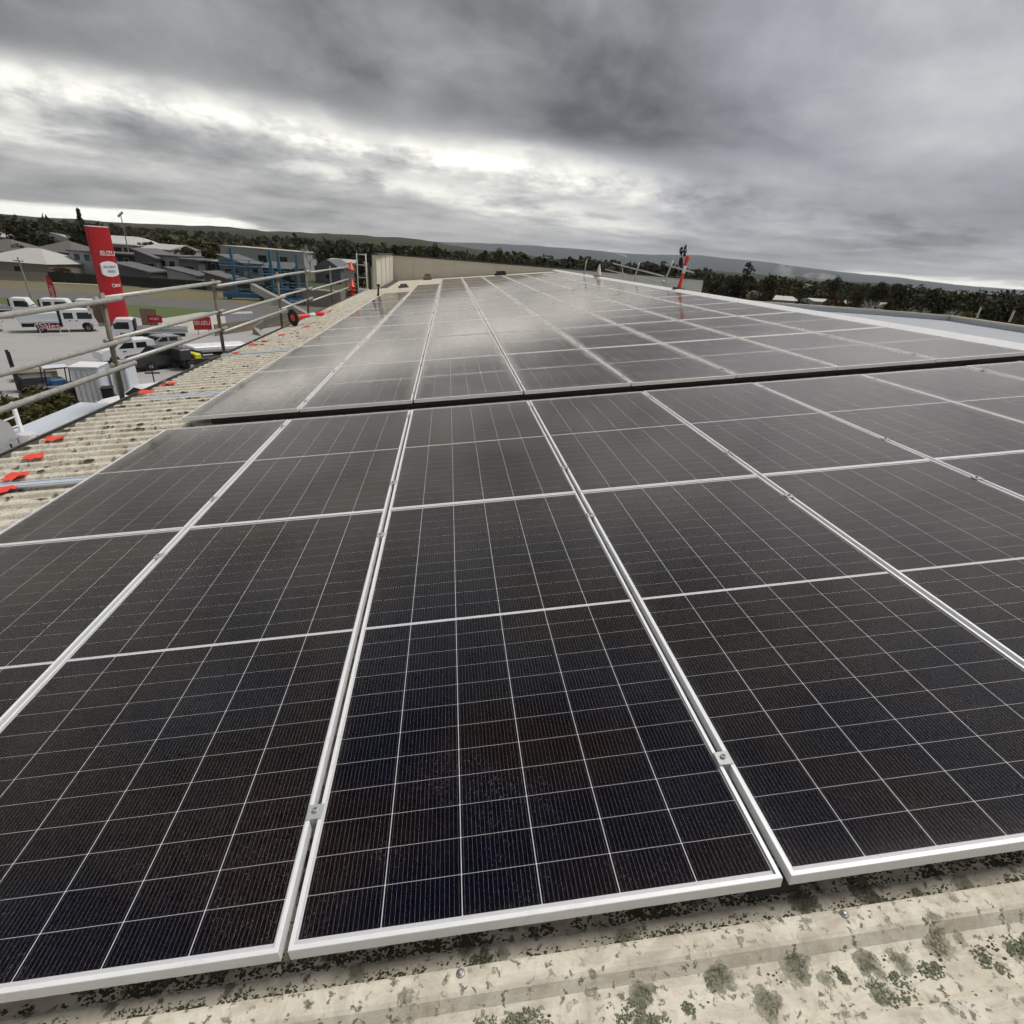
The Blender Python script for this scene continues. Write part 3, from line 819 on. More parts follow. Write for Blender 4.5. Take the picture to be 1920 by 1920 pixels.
b = MB(); b.hull([(18.5 - 18, YN - 26, 8.22), (45 - 18, YN - 26, 8.22), (pts[4].x - 18, pts[4].y - 26, 8.3), (pts[3].x - 18, pts[3].y - 26, 8.3), (pts[2].x - 18, pts[2].y - 26, 8.3), (pts[1].x - 18, pts[1].y - 26, 8.3), (pts[0].x - 18, pts[0].y - 26, 8.3), (18.5 - 18, 30 - 26, 8.22)], [(0, 1, 2, 3, 4, 5, 6, 7)])
b.build('roof_deck', M_deck, pr_)
for i, (u, v) in enumerate(((1832, 594), (1893, 602))):
    p_ = gp(u, v, 8.6)
    b = MB(); b.tube((0, 0, -0.05), (0.02, 0, 0.55), 0.05, 8)
    tag(b.build('roof_post', M_render, None, loc=p_), ['short cream post on the neighbouring parapet, left of the pair', 'short cream post on the neighbouring parapet, right of the pair'][i], 'post', 'posts on the neighbouring parapet')

# ================================================================ ground, yard, road
M_ground = paint('field_grass', (0.062, 0.066, 0.028), 0.95, 0, 0.35, 0.02, (0.10, 0.085, 0.04), 0.5, 0, 1)
M_verge = paint('dry_verge', (0.16, 0.14, 0.075), 0.95, 0, 0.25, 0.25, (0.10, 0.10, 0.045), 0.6)
M_grass = paint('mown_grass', (0.085, 0.115, 0.03), 0.95, 0, 0.25, 0.5, (0.12, 0.12, 0.05), 0.4)
M_asphalt = paint('worn_asphalt', (0.125, 0.12, 0.112), 0.9, 0, 0.15, 0.2, (0.17, 0.16, 0.15), 0.5)
M_conc = paint('pale_concrete_yard', (0.36, 0.35, 0.34), 0.85, 0, 0.10, 0.12, (0.26, 0.25, 0.235), 0.5)
M_slab = paint('light_concrete_slab', (0.44, 0.42, 0.38), 0.85, 0, 0.08, 0.3, (0.33, 0.31, 0.27), 0.4)
M_kerb = paint('kerb_concrete', (0.52, 0.48, 0.38), 0.85, 0, 0.12, 0.6)
def sheet(name, pts, z, mat, kind='structure'):
    b = MB(); b.poly([(p[0], p[1], z) for p in pts])
    return tag(b.build(name, mat), kind=kind)
def ring_pts(r, n=64): return [(r * math.cos(2 * math.pi * i / n), r * math.sin(2 * math.pi * i / n)) for i in range(n)]
sheet('ground', ring_pts(9500), -0.02, M_ground)
def P2(u, v): p = gp(u, v); return (p.x, p.y)
RD = [(-150, 552), (0, 558), (200, 568), (400, 582), (520, 590), (640, 600)]
RDf = [(-150, 533), (0, 540), (200, 551), (420, 566), (560, 575), (690, 584)]
KB = [(-150, 519), (0, 527), (300, 540), (410, 548), (490, 554), (600, 563), (700, 570)]
sheet('verge_far', [P2(*q) for q in RDf] + [P2(u, v - 7) for u, v in KB[::-1]], 0.000, M_verge)
sheet('road', [P2(*q) for q in RD] + [P2(*q) for q in RDf[::-1]], 0.008, M_asphalt)
sheet('verge_near', [P2(*q) for q in ((-150, 566), (0, 573), (130, 583), (250, 593), (300, 602), (420, 600), (640, 615))] + [P2(*q) for q in RD[::-1]], 0.004, M_grass)
yard_far = [(-46 * 1.0, 78), P2(300, 603)]
sheet('yard', [(-90, -30), (-4.2, -30), (-4.2, 95), (-14, 92), P2(420, 602), P2(300, 604), P2(250, 594), P2(130, 584), P2(0, 574), P2(-150, 567)], 0.012, M_conc)
sheet('driveway', [P2(*q) for q in ((266, 612), (278, 603), (300, 598), (340, 592), (376, 586), (472, 584), (480, 600), (440, 606), (372, 626), (300, 622))], 0.020, M_slab)
def strip_of(name, L, w, h, mat):
    b = MB(); pts = [gp(u, v) for u, v in L]
    for a_, c_ in zip(pts, pts[1:]):
        d_ = (c_ - a_).normalized(); n_ = Vector((-d_.y, d_.x, 0)) * w
        b.hull([a_ - n_ * .5, c_ - n_ * .5, c_ + n_ * .5, a_ + n_ * .5] + [q + Vector((0, 0, h)) for q in (a_ - n_ * .5, c_ - n_ * .5, c_ + n_ * .5, a_ + n_ * .5)],
               [(3, 2, 1, 0), (4, 5, 6, 7), (0, 1, 5, 4), (1, 2, 6, 5), (2, 3, 7, 6), (3, 0, 4, 7)])
    return tag(b.build(name, mat), kind='structure')
strip_of('kerb', KB, 1.1, 0.14, M_kerb)

# hills
def hills(name, r0, r1, n_az, az0, az1, top, mat, seed):
    rnd = random.Random(seed)
    ph = [rnd.uniform(0, 6.28) for _ in range(12)]
    b = MB(); nr = 14; P = []
    for j in range(nr + 1):
        t = j / nr; r = r0 + (r1 - r0) * t
        for i in range(n_az + 1):
            az = az0 + (az1 - az0) * i / n_az
            w = sum(math.sin(az * f_ * 0.23 + ph[k] + t * (2 + k)) / (k + 1.3) for k, f_ in enumerate((1.7, 3.1, 5.3, 8.9, 14.0, 23.0, 41.0)))
            h = (top(az) * (math.sin(t * math.pi / 2) ** 1.5)) * (1 + 0.07 * w * math.sin(t * 3.0)) + 2.2 * w * t
            a_ = math.radians(az)
            P.append((r * math.sin(a_), r * math.cos(a_), h - 3 * (1 - t)))
    F = [(j * (n_az + 1) + i, j * (n_az + 1) + i + 1, (j + 1) * (n_az + 1) + i + 1, (j + 1) * (n_az + 1) + i) for j in range(nr) for i in range(n_az)]
    b.hull(P, F)
    return tag(b.build(name, mat, None, True), kind='structure')
def lerp_tab(tab):
    def f(x):
        for (a, va), (b_, vb) in zip(tab, tab[1:]):
            if x <= b_: return va + (vb - va) * max(0, min(1, (x - a) / (b_ - a)))
        return tab[-1][1]
    return f
def forest_mat(name, c0, c1, sc_):
    m, nt, b = new_mat(name)
    p = world_pos(nt)
    n1 = noise(nt, p, sc_, 6, 0.65); n2 = noise(nt, p, sc_ * 9, 5, 0.6)
    c = mixc(nt, (n1 * 0.7 + n2 * 0.3).step(0.36, 0.62), c0, c1)
    nt.links.new(c.s, b.inputs['Base Color']); b.inputs['Roughness'].default_value = 1.0; b.inputs['Specular IOR Level'].default_value = 0.0
    return m
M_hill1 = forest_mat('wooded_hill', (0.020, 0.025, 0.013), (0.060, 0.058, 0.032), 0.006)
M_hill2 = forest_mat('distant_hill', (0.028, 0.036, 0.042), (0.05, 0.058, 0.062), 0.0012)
# elevation of the skyline above eye level, in metres at each ridge's distance
top1 = lerp_tab([(-70, 30), (-31, 34), (-24, 40), (-15, 50), (-8, 60), (-4, 57), (0, 46), (5, 32), (9, 18), (14, 12), (70, 12)])
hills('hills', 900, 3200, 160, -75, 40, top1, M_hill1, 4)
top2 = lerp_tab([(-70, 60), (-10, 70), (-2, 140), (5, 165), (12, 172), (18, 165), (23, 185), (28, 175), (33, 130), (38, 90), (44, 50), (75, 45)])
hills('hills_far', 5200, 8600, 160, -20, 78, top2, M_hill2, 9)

# ================================================================ trees
def leaf_mat(name, c0, c1):
    m, nt, b = new_mat(name)
    oi = nt.nodes.new('ShaderNodeObjectInfo')
    p = world_pos(nt)
    n1 = noise(nt, p, 0.45, 3, 0.6)
    c = mixc(nt, n1.step(0.3, 0.7), c0, c1)
    nt.links.new(c.s, b.inputs['Base Color']); b.inputs['Roughness'].default_value = 0.85; b.inputs['Specular IOR Level'].default_value = 0.15
    return m
M_leaf = leaf_mat('dark_leaves', (0.018, 0.021, 0.009), (0.062, 0.060, 0.026))
M_leaf2 = leaf_mat('olive_leaves', (0.034, 0.035, 0.012), (0.10, 0.09, 0.034))
M_leaf3 = leaf_mat('russet_leaves', (0.055, 0.034, 0.014), (0.12, 0.078, 0.032))
M_leafy = leaf_mat('yellow_green_leaves', (0.07, 0.07, 0.015), (0.16, 0.14, 0.03))
M_bark = paint('bark', (0.12, 0.10, 0.08), 0.9, 0, 0.3, 2)
M_pale = paint('pale_bark', (0.42, 0.40, 0.36), 0.85, 0, 0.2, 2)
def crown(b, rnd, lobes, n, leaf):
    for _ in range(n):
        cx, cy, cz, rx, rz = rnd.choice(lobes)
        while True:
            x, y, z = rnd.uniform(-1, 1), rnd.uniform(-1, 1), rnd.uniform(-1, 1)
            d = x * x + y * y + z * z
            if 0.25 < d < 1: break
        c = Vector((cx + x * rx, cy + y * rx, cz + z * rz))
        s = leaf * rnd.uniform(0.6, 1.3)
        a = Vector((rnd.gauss(0, 1), rnd.gauss(0, 1), rnd.gauss(0, 0.6))).normalized() * s
        t = a.cross(Vector((rnd.gauss(0, 1), rnd.gauss(0, 1), rnd.gauss(0, 1)))).normalized() * s * rnd.uniform(0.4, 0.8)
        b.poly([c - a, c + t * 0.8 - a * 0.1, c + a, c - t * 0.8 + a * 0.2])
def tree_meshes(kind, seed):
    """unit tree, 10 m tall; returns trunk and crown meshes"""
    rnd = random.Random(seed)
    tb = MB(); tb.tube((0, 0, -0.3), (0.1, 0, 3.6), 0.28, 7, 0.2)
    tb.tube((0.1, 0, 3.6), (0.2, 0.1, 7.6), 0.2, 6, 0.07)
    lobes = []
    if kind == 'round':
        for _ in range(11):
            a = rnd.uniform(0, 6.28); r = rnd.uniform(0.2, 2.4); z = rnd.uniform(2.6, 8.0)
            lobes.append((r * math.cos(a), r * math.sin(a), z, rnd.uniform(1.0, 1.9), rnd.uniform(0.9, 1.7)))
        n, leaf = 1700, 0.34
    elif kind == 'conifer':
        for k in range(14):
            z = 1.6 + k * 0.6; r = (10 - z) * 0.28
            a = rnd.uniform(0, 6.28)
            lobes.append((r * 0.35 * math.cos(a), r * 0.35 * math.sin(a), z, max(0.4, r * 0.85), 0.6))
        n, leaf = 1700, 0.3
    elif kind == 'gum':
        for _ in range(9):
            a = rnd.uniform(0, 6.28); r = rnd.uniform(0.6, 2.6); z = rnd.uniform(5.0, 9.4)
            c = (r * math.cos(a), r * math.sin(a), z)
            lobes.append((*c, rnd.uniform(0.6, 1.1), rnd.uniform(0.4, 0.8)))
            tb.tube((0.15, 0.05, 4.2 + rnd.uniform(0, 2)), c, 0.09, 5, 0.03)
        n, leaf = 750, 0.28
    elif kind == 'hedge':
        for k in range(12):
            lobes.append((rnd.uniform(-4, 4), rnd.uniform(-1.6, 1.6), rnd.uniform(3.0, 6.5), rnd.uniform(1.5, 2.2), rnd.uniform(1.6, 3.0)))
        n, leaf = 2000, 0.42
    elif kind == 'bush':
        for _ in range(9):
            a = rnd.uniform(0, 6.28); r = rnd.uniform(0.2, 3.6)
            lobes.append((r * math.cos(a), r * math.sin(a), rnd.uniform(1.5, 7.2), rnd.uniform(1.5, 2.8), rnd.uniform(1.4, 2.6)))
        n, leaf = 1500, 0.55
    for _ in range(6):
        l = rnd.choice(lobes); z0 = rnd.uniform(2.5, 5.5)
        tb.tube((0.08, 0, z0), (l[0] * 0.8, l[1] * 0.8, max(l[2], z0 + 0.4)), 0.10, 5, 0.04)
    cb = MB(); crown(cb, rnd, lobes, n, leaf)
    return tb, cb
TREES = {}
def tree(name, label, u, vtop, dist, width_px, kind='round', mat=None, bark=None, seed=1, group='trees beyond the roof', lean=0):
    mat = mat or M_leaf; bark = bark or M_bark
    key = (kind, seed, mat.name, bark.name)
    if key not in TREES:
        tb, cb = tree_meshes(kind, seed)
        TREES[key] = (tb.mesh('trunk', bark), cb.mesh('crown', mat))
    tp = far(u, vtop, dist)
    h = tp.z; basew = {'round': 7.4, 'conifer': 5.2, 'gum': 6.2, 'hedge': 11.5, 'bush': 9.5}[kind]
    d = view_ray(u, vtop); depth = dist / math.hypot(d.x, d.y)
    w = width_px * depth / 1016.0
    t = thing(name, label, 'tree', (tp.x, tp.y, 0), (0, 0, seed * 1.3 if kind != 'hedge' else -math.atan2(d.x, d.y)), group)
    sz = (w / basew, w / basew, h / 9.6)
    put('trunk', TREES[key][0], t, scale=sz); put('crown', TREES[key][1], t, scale=sz)
    return t
TL = [
 ('tree', 'long dark tree clump on the far left skyline above the curved shed', 72, 403, 260, 120, 'hedge', M_leaf, 1),
 ('conifer_tree', 'tall pointed dark conifer on the left skyline beside the red pylon', 146, 394, 230, 34, 'conifer', M_leaf, 2),
 ('tree', 'dense dark tree at the foot of the pointed conifer', 160, 410, 225, 46, 'round', M_leaf, 3),
 ('tree', 'dark bushy tree left of the pointed conifer', 132, 412, 235, 36, 'bush', M_leaf, 4),
 ('tree', 'dark rounded tree directly behind the return wall corner', 712, 470, 120, 46, 'round', M_leaf, 5),
 ('tree', 'leftmost of the rounded trees above the far parapet', 738, 452, 170, 34, 'round', M_leaf, 6),
 ('tree', 'second of the rounded trees above the far parapet', 785, 452, 168, 42, 'round', M_leaf2, 3),
 ('tree', 'tallest rounded tree of the group above the far parapet', 817, 450, 165, 30, 'round', M_leaf, 5),
 ('tree', 'small rounded tree above the middle of the far parapet', 908, 463, 185, 24, 'round', M_leaf2, 6),
 ('tree', 'broad rounded tree right of the small one above the far parapet', 938, 459, 180, 32, 'round', M_leaf2, 5),
 ('gum_tree', 'open crowned gum tree behind the standing delineator', 1278, 466, 130, 36, 'gum', M_leaf, 7),
 ('gum_tree', 'sparse topped gum tree right of the far parapet end', 1404, 489, 150, 46, 'gum', M_leaf, 8),
 ('tree', 'dark broad tree under the sparse gum right of the parapet', 1390, 508, 140, 62, 'round', M_leaf, 3),
 ('tree', 'dark tree at the dark end of the far parapet', 1345, 515, 135, 50, 'round', M_leaf, 5),
 ('tree', 'olive rounded tree in front of the white smoke', 1446, 509, 150, 46, 'round', M_leaf2, 6),
 ('tree', 'dark pointed tree right of the white smoke', 1573, 513, 190, 34, 'round', M_leaf, 5),
 ('tree', 'purple grey rounded tree before the distant hills', 1622, 526, 175, 40, 'round', M_leaf2, 3),
 ('tree', 'dark tree above the cream house on the right', 1652, 522, 180, 40, 'round', M_leaf, 6),
 ('tree', 'tall dark tree among the right hand wood', 1700, 524, 190, 36, 'round', M_leaf, 3),
 ('tree', 'rust coloured tree above the white shed roof', 1571, 540, 125, 42, 'bush', M_leaf3, 4),
 ('tree', 'russet brown tree above the right hand ridge', 1668, 548, 118, 56, 'bush', M_leaf3, 9),
 ('bush', 'black green rounded bush between the white sheds on the right', 1504, 552, 100, 42, 'bush', M_leaf, 4),
 ('bush', 'dark bush in front of the gabled house on the right', 1606, 552, 100, 38, 'bush', M_leaf, 9),
 ('bush', 'yellowish bush behind the two parapet posts', 1828, 572, 95, 74, 'bush', M_leafy, 4),
 ('bush', 'olive bush at the right edge above the parapet', 1895, 578, 95, 70, 'bush', M_leaf3, 9),
 ('bush', 'yellow green bush by the cream wall on the right', 1558, 560, 105, 52, 'bush', M_leafy, 9),
 ('tree', 'wide dark tree at the right edge of the wood', 1880, 536, 170, 110, 'hedge', M_leaf, 2),
 ('tree', 'wide dark tree in the middle of the right hand wood', 1790, 533, 190, 90, 'hedge', M_leaf, 3),
]
TL += [
 ('bush', 'dark round bush before the curved grey shed', 28, 452, 190, 34, 'bush', M_leaf, 4),
 ('bush', 'dark bush right of the white bungalow roof ridge', 62, 470, 165, 40, 'bush', M_leaf, 9),
 ('bush', 'reddish brown bush at the left end of the charcoal fence', 108, 497, 150, 34, 'bush', M_leaf3, 4),
 ('tree', 'dark tree between the pale shed and the black townhouse', 345, 458, 190, 44, 'round', M_leaf, 6),
 ('tree', 'dark tree left of the long white roofed shed', 398, 462, 195, 42, 'round', M_leaf2, 3),
 ('tree', 'dark tree behind the right end of the long shed', 598, 462, 180, 34, 'round', M_leaf, 5),
 ('bush', 'dark bush against the charcoal fence by the boom', 545, 520, 112, 30, 'bush', M_leaf, 9),
 ('tree', 'dark tree behind the scaffold access frame', 676, 474, 110, 34, 'round', M_leaf, 3),
]
for nm, lb, u, v, d, w, k, m_, sd in TL: tree(nm, lb, u, v, d, w, k, m_, M_pale if k == 'gum' else M_bark, sd)
# leafless pale trees
def bare_tree(label, u, vtop, dist, seed):
    rnd = random.Random(seed); tp = far(u, vtop, dist)
    t = thing('bare_tree', label, 'tree', (tp.x, tp.y, 0), 0, 'bare pale trees')
    h = tp.z
    b = MB(); b.tube((0, 0, 0), (0.2, 0, h * 0.45), h * 0.022, 7, h * 0.015); b.build('trunk', M_pale, t)
    b = MB()
    def grow(p, d, l, r, n):
        q = p + d * l; b.tube(p, q, r, 5, r * 0.6)
        if n:
            for _ in range(3): grow(q, (d + Vector((rnd.gauss(0, .5), rnd.gauss(0, .5), rnd.gauss(0.1, .3)))).normalized(), l * 0.72, r * 0.6, n - 1)
    for _ in range(5): grow(Vector((0.15, 0, h * rnd.uniform(0.3, 0.45))), Vector((rnd.gauss(0, .6), rnd.gauss(0, .6), 1)).normalized(), h * 0.19, h * 0.012, 3)
    b.build('branches', M_pale, t)
bare_tree('pale bare forked tree in front of the right hand wood', 1728, 557, 105, 3)
bare_tree('pale leafless tree left of the parapet posts', 1785, 560, 108, 8)
bare_tree('pale bare tree trunk beside the dark bush on the right', 1628, 545, 100, 5)
bare_tree('grey leafless tree behind the blue lift platforms', 577, 450, 200, 12)

def wood(name, label, az0, az1, r0, r1, n, h0, h1, mat, seed, leaf=1.3, npc=70):
    rnd = random.Random(seed); b = MB()
    for _ in range(n):
        az = math.radians(rnd.uniform(az0, az1)); r = rnd.uniform(r0, r1); h = rnd.uniform(h0, h1)
        x, y = CAMP.x + r * math.sin(az), CAMP.y + r * math.cos(az)
        w = h * rnd.uniform(0.3, 0.5)
        lobes = [(x + rnd.uniform(-w, w) * 0.5, y + rnd.uniform(-w, w) * 0.5, h * rnd.uniform(0.25, 0.78), w * 0.75, h * 0.24) for _ in range(5)]
        crown(b, rnd, lobes, npc, leaf)
    return tag(b.build(name, mat), label, 'wood', kind='stuff')
wood('wood', 'dark mixed wood behind the houses on the right', 21, 50, 215, 420, 210, 7.0, 11.0, M_leaf, 21, 0.85, 130)
wood('wood', 'olive and russet trees scattered through the right hand wood', 22, 50, 190, 300, 85, 4.5, 8.5, M_leaf2, 31, 0.6, 150)
wood('scrub', 'russet scrub between the right hand wood and the roofs', 26, 50, 150, 205, 60, 2.5, 6.0, M_leaf3, 22, 0.45, 130)
wood('wood', 'dark belt of trees beyond the far parapet', -14, 24, 330, 620, 260, 9.0, 14.0, M_leaf, 23, 2.2, 60)
wood('wood', 'dark belt of trees behind the houses on the left', -38, -12, 260, 560, 260, 5.0, 9.5, M_leaf2, 24, 2.0, 60)
wood('wood', 'distant tree belts on the left hand slopes', -45, -5, 650, 1300, 330, 8, 16, M_leaf, 25, 4.5, 40)

# ================================================================ things in the yard and beyond
M_glassdark = paint('dark_window', (0.02, 0.026, 0.028), 0.12, 0, 0.2, 2)
M_tyre = paint('tyre', (0.014, 0.014, 0.014), 0.85, 0, 0.2, 5)
M_rim = paint('steel_rim', (0.45, 0.45, 0.45), 0.4, 0.6, 0.1, 6)
M_chassis = paint('chassis_black', (0.018, 0.018, 0.018), 0.6, 0.1, 0.2, 4)
M_truck = paint('white_truck_paint', (0.80, 0.81, 0.82), 0.25, 0, 0.03, 1, (0.55, 0.53, 0.5), 0.15)
M_tray = paint('pale_blue_tray', (0.66, 0.71, 0.76), 0.35, 0, 0.04, 1, (0.5, 0.5, 0.5), 0.2)
M_silver = paint('silver_paint', (0.42, 0.43, 0.44), 0.3, 0.5, 0.05, 1)
M_charcoal = paint('charcoal_paint', (0.04, 0.042, 0.045), 0.4, 0.1, 0.15, 2)
M_lamp = paint('lamp_lens', (0.75, 0.75, 0.72), 0.15, 0, 0.05, 5)
M_amber = paint('amber_lens', (0.6, 0.2, 0.02), 0.25, 0, 0.05, 5)
M_blue = paint('blue_machine_paint', (0.03, 0.13, 0.30), 0.4, 0, 0.15, 2, (0.12, 0.2, 0.28), 0.3)
M_teal = paint('teal_grey_paint', (0.07, 0.18, 0.25), 0.5, 0.1, 0.15, 2)
M_yellow = paint('yellow_paint', (0.62, 0.55, 0.02), 0.45, 0, 0.1, 3)
M_boom = paint('grey_boom_paint', (0.30, 0.295, 0.265), 0.5, 0.1, 0.12, 1, (0.2, 0.19, 0.16), 0.3)
M_tan = paint('tan_timber', (0.22, 0.17, 0.12), 0.8, 0, 0.2, 1.5)
M_fenced = paint('charcoal_fence', (0.022, 0.022, 0.020), 0.7, 0, 0.2, 0.8)
M_fenceb = paint('beige_fence', (0.25, 0.23, 0.19), 0.75, 0, 0.1, 0.5)
M_wgrey = paint('mid_grey_render', (0.12, 0.124, 0.132), 0.8, 0, 0.08, 0.5)
M_wdark = paint('near_black_cladding', (0.014, 0.015, 0.016), 0.7, 0, 0.2, 0.5)
M_wwhite = paint('pale_grey_render', (0.36, 0.38, 0.40), 0.8, 0, 0.05, 0.5)
M_rgrey = paint('grey_roofing', (0.135, 0.135, 0.14), 0.6, 0.1, 0.1, 0.4)
M_rwhite = paint('pale_roofing', (0.47, 0.46, 0.43), 0.55, 0.05, 0.06, 0.4)
M_rbrown = paint('brown_grey_roofing', (0.115, 0.11, 0.098), 0.7, 0, 0.15, 0.5)
M_shed = paint('shed_cladding', (0.27, 0.275, 0.285), 0.6, 0.1, 0.05, 0.3)
M_text = paint('white_lettering', (0.80, 0.80, 0.79), 0.5, 0, 0.02, 2)
M_textg = paint('grey_lettering', (0.22, 0.26, 0.28), 0.5, 0, 0.02, 2)
M_conc2 = paint('timber_pole', (0.30, 0.28, 0.25), 0.85, 0, 0.15, 1)

def text_mesh(txt, size, mat, depth=0.02, bold=0.0, width=1.0):
    cu = bpy.data.curves.new('lettering', 'FONT'); cu.body = txt; cu.size = size; cu.extrude = depth / 2; cu.offset = bold
    cu.align_x = 'CENTER'; cu.align_y = 'CENTER'; cu.resolution_u = 3
    o = bpy.data.objects.new('lettering', cu); C.objects.link(o)
    dg = bpy.context.evaluated_depsgraph_get()
    me = bpy.data.meshes.new_from_object(o.evaluated_get(dg))
    bpy.data.objects.remove(o); bpy.data.curves.remove(cu)
    for v in me.vertices: v.co.x *= width
    me.materials.clear(); me.materials.append(mat)
    return me
def letters(txt, parent, loc, size, mat, width=1.0, rot=(rad(90), 0, 0), bold=0.004):
    return put('lettering', text_mesh(txt, size, mat, 0.02, bold * size, width), parent, loc, rot)

# ---------------------------------------------------------------- vehicles (x forward, wheels on z = 0)
def wheel_mesh(r, w):
    M_ = Matrix.Rotation(rad(90), 4, 'X')
    t = MB().lathe([(r * 0.58, -w / 2), (r * 0.95, -w / 2), (r, -w * 0.3), (r, w * 0.3), (r * 0.95, w / 2), (r * 0.58, w / 2)], 20, M=M_)
    k = MB().lathe([(r * 0.30, -w * 0.52), (r * 0.60, -w * 0.46), (r * 0.60, w * 0.46), (r * 0.30, w * 0.52), (r * 0.12, w * 0.40)], 16, M=M_)
    return t.mesh('tyre', M_tyre, True), k.mesh('rim', M_rim, True)
WM = {}
def wheel(parent, x, y, r, w):
    if (r, w) not in WM: WM[(r, w)] = wheel_mesh(r, w)
    t = put('wheel', WM[(r, w)][0], parent, (x, y, r)); put('rim', WM[(r, w)][1], t)
def panes(parent, prof, half, mat=None, nm='side_window'):
    for s in (-1, 1):
        b = MB(); y0, y1 = sorted((s * (half + 0.004), s * (half - 0.03))); b.prism(prof, y0, y1); b.build(nm, mat or M_glassdark, parent)
def truck(label, loc, rot, body='tipper', crew=True, group='white trucks in the yard'):
    t = thing('truck', label, 'truck', loc, rot, group)
    cx = 1.75 if crew else 2.75
    H = 2.2
    b = MB(); b.prism([(cx, 0.55), (cx, H - 0.06), (cx + 0.08, H), (3.95, H), (4.15, H - 0.06), (4.58, 1.36), (4.68, 1.05), (4.70, 0.42), (4.32, 0.42), (4.26, 0.75), (4.05, 0.95), (3.55, 0.95), (3.34, 0.75), (3.28, 0.42), (cx, 0.42)][::1], -0.96, 0.96)
    cab = b.build('cab', M_truck, t)
    if crew: panes(t, [(cx + 0.22, 1.33), (cx + 1.0, 1.33), (cx + 1.0, 1.92), (cx + 0.22, 1.92)], 0.96)
    panes(t, [(3.08, 1.30), (4.30, 1.30), (4.34, 1.38), (4.06, 1.94), (3.08, 1.94)], 0.96)
    b = MB(); b.hull([(4.20, -0.84, 1.98), (4.20, 0.84, 1.98), (4.565, 0.86, 1.40), (4.565, -0.86, 1.40), (4.17, -0.84, 1.96), (4.17, 0.84, 1.96), (4.53, 0.86, 1.38), (4.53, -0.86, 1.38)], [(0, 3, 2, 1), (4, 5, 6, 7), (0, 1, 5, 4), (1, 2, 6, 5), (2, 3, 7, 6), (3, 0, 4, 7)]); b.build('windscreen', M_glassdark, t)
    b = MB(); b.box(4.69, 4.72, -0.55, 0.55, 0.78, 0.98); b.build('grille', M_chassis, t)
    for s in (-1, 1):
        b = MB(); b.box(4.66, 4.725, s * 0.76 - 0.14, s * 0.76 + 0.14, 0.72, 0.95, 0.02); b.build('headlight', M_lamp, t)
        b = MB(); b.box(4.15, 4.32, s * 1.12 - 0.05, s * 1.12 + 0.05, 1.45, 1.85, 0.02); b.tube((4.2, s * 0.95, 1.8), (4.22, s * 1.1, 1.8), 0.02, 6); b.build('mirror', M_chassis, t)
        for dx_ in ((3.0,) if not crew else (2.6, 3.16)):
            b = MB(); b.box(dx_ - 0.28, dx_ - 0.12, s * 0.965 - 0.02, s * 0.965 + 0.02, 1.10, 1.18, 0.005); b.build('door_handle', M_chassis, t)
        b = MB(); b.box(3.28, 4.32, s * 0.90 - 0.05, s * 0.90 + 0.05, 0.40, 0.42); b.build('step', M_chassis, t)
    b = MB(); b.box(-1.5, 3.2, -0.42, 0.42, 0.52, 0.78); b.box(0.75, 1.5, -0.95, -0.45, 0.42, 0.78); b.box(0.75, 1.5, 0.45, 0.95, 0.42, 0.78); b.build('chassis', M_chassis, t)
    b = MB(); b.box(cx - 0.20, cx - 0.03, -0.9, 0.9, 0.85, H - 0.1); b.build('headboard', M_chassis, t)
    for s in (-1, 1):
        wheel(t, 3.8, s * 0.84, 0.40, 0.24); wheel(t, 0.0, s * 0.78, 0.40, 0.42)
        b = MB(); b.prism([(-0.55, 0.5), (-0.48, 0.80), (-0.25, 0.93), (0.25, 0.93), (0.48, 0.80), (0.50, 0.74), (0.25, 0.88), (-0.25, 0.88), (-0.44, 0.76), (-0.50, 0.48)], s * 0.78 - 0.24, s * 0.78 + 0.24); b.build('mudguard', M_truck, t)
    x1 = cx - 0.25
    if body == 'tipper':
        b = MB(); b.prism([(-1.45, 0.95), (-1.95, 1.52), (-1.9, 1.62), (x1, 1.95), (x1, 0.95)], -1.0, 1.0); tr_ = b.build('tipper_body', M_tray, t)
        for s in (-1, 1):
            b = MB(); b.prism([(-1.5, 1.10), (-1.5, 1.16), (x1 - 0.05, 1.20), (x1 - 0.05, 1.14)], s * 1.012 - 0.03, s * 1.012 + 0.03); b.build('side_rib', M_truck, tr_)
        b = MB(); b.box(-1.45, x1, -0.6, 0.6, 0.80, 0.945); b.build('subframe', M_chassis, t)
    elif body == 'tray':
        b = MB(); b.box(-1.8, x1, -1.0, 1.0, 0.93, 1.02); b.build('deck', M_truck, t)
        for s in (-1, 1):
            b = MB(); b.box(-1.8, x1, s * 0.98 - 0.02, s * 0.98 + 0.02, 1.025, 1.35); b.build('drop_side', M_silver, t)
    return t
a_, b_ = gp(80, 622), gp(172, 620)
truck('white crew cab tipper truck parked in front of the red pylon', (a_.x, a_.y, 0), heading(a_, b_))
hd = heading(a_, b_)
p = gp(-38, 622); truck('white tipper truck cut off by the left edge with only its nose end showing', (p.x - 2.6, p.y - 1.2, 0), hd, 'tipper', True)
p = gp(-26, 595); truck('white cab chassis truck at the far left of the back row', (p.x, p.y, 0), hd - 0.25, 'tray', False)
p = gp(52, 596); truck('white crew cab truck behind the tipper under the feather flag', (p.x, p.y, 0), hd - 0.25, 'tray', True)
p = gp(118, 597); truck('white truck parked behind the tipper cab next to the pylon', (p.x, p.y, 0), hd - 0.25, 'tray', True)
p = gp(318, 640); truck('small white tray truck facing left below the red lettered board', (p.x, p.y, 0), hd + math.pi - 0.2, 'tray', False)

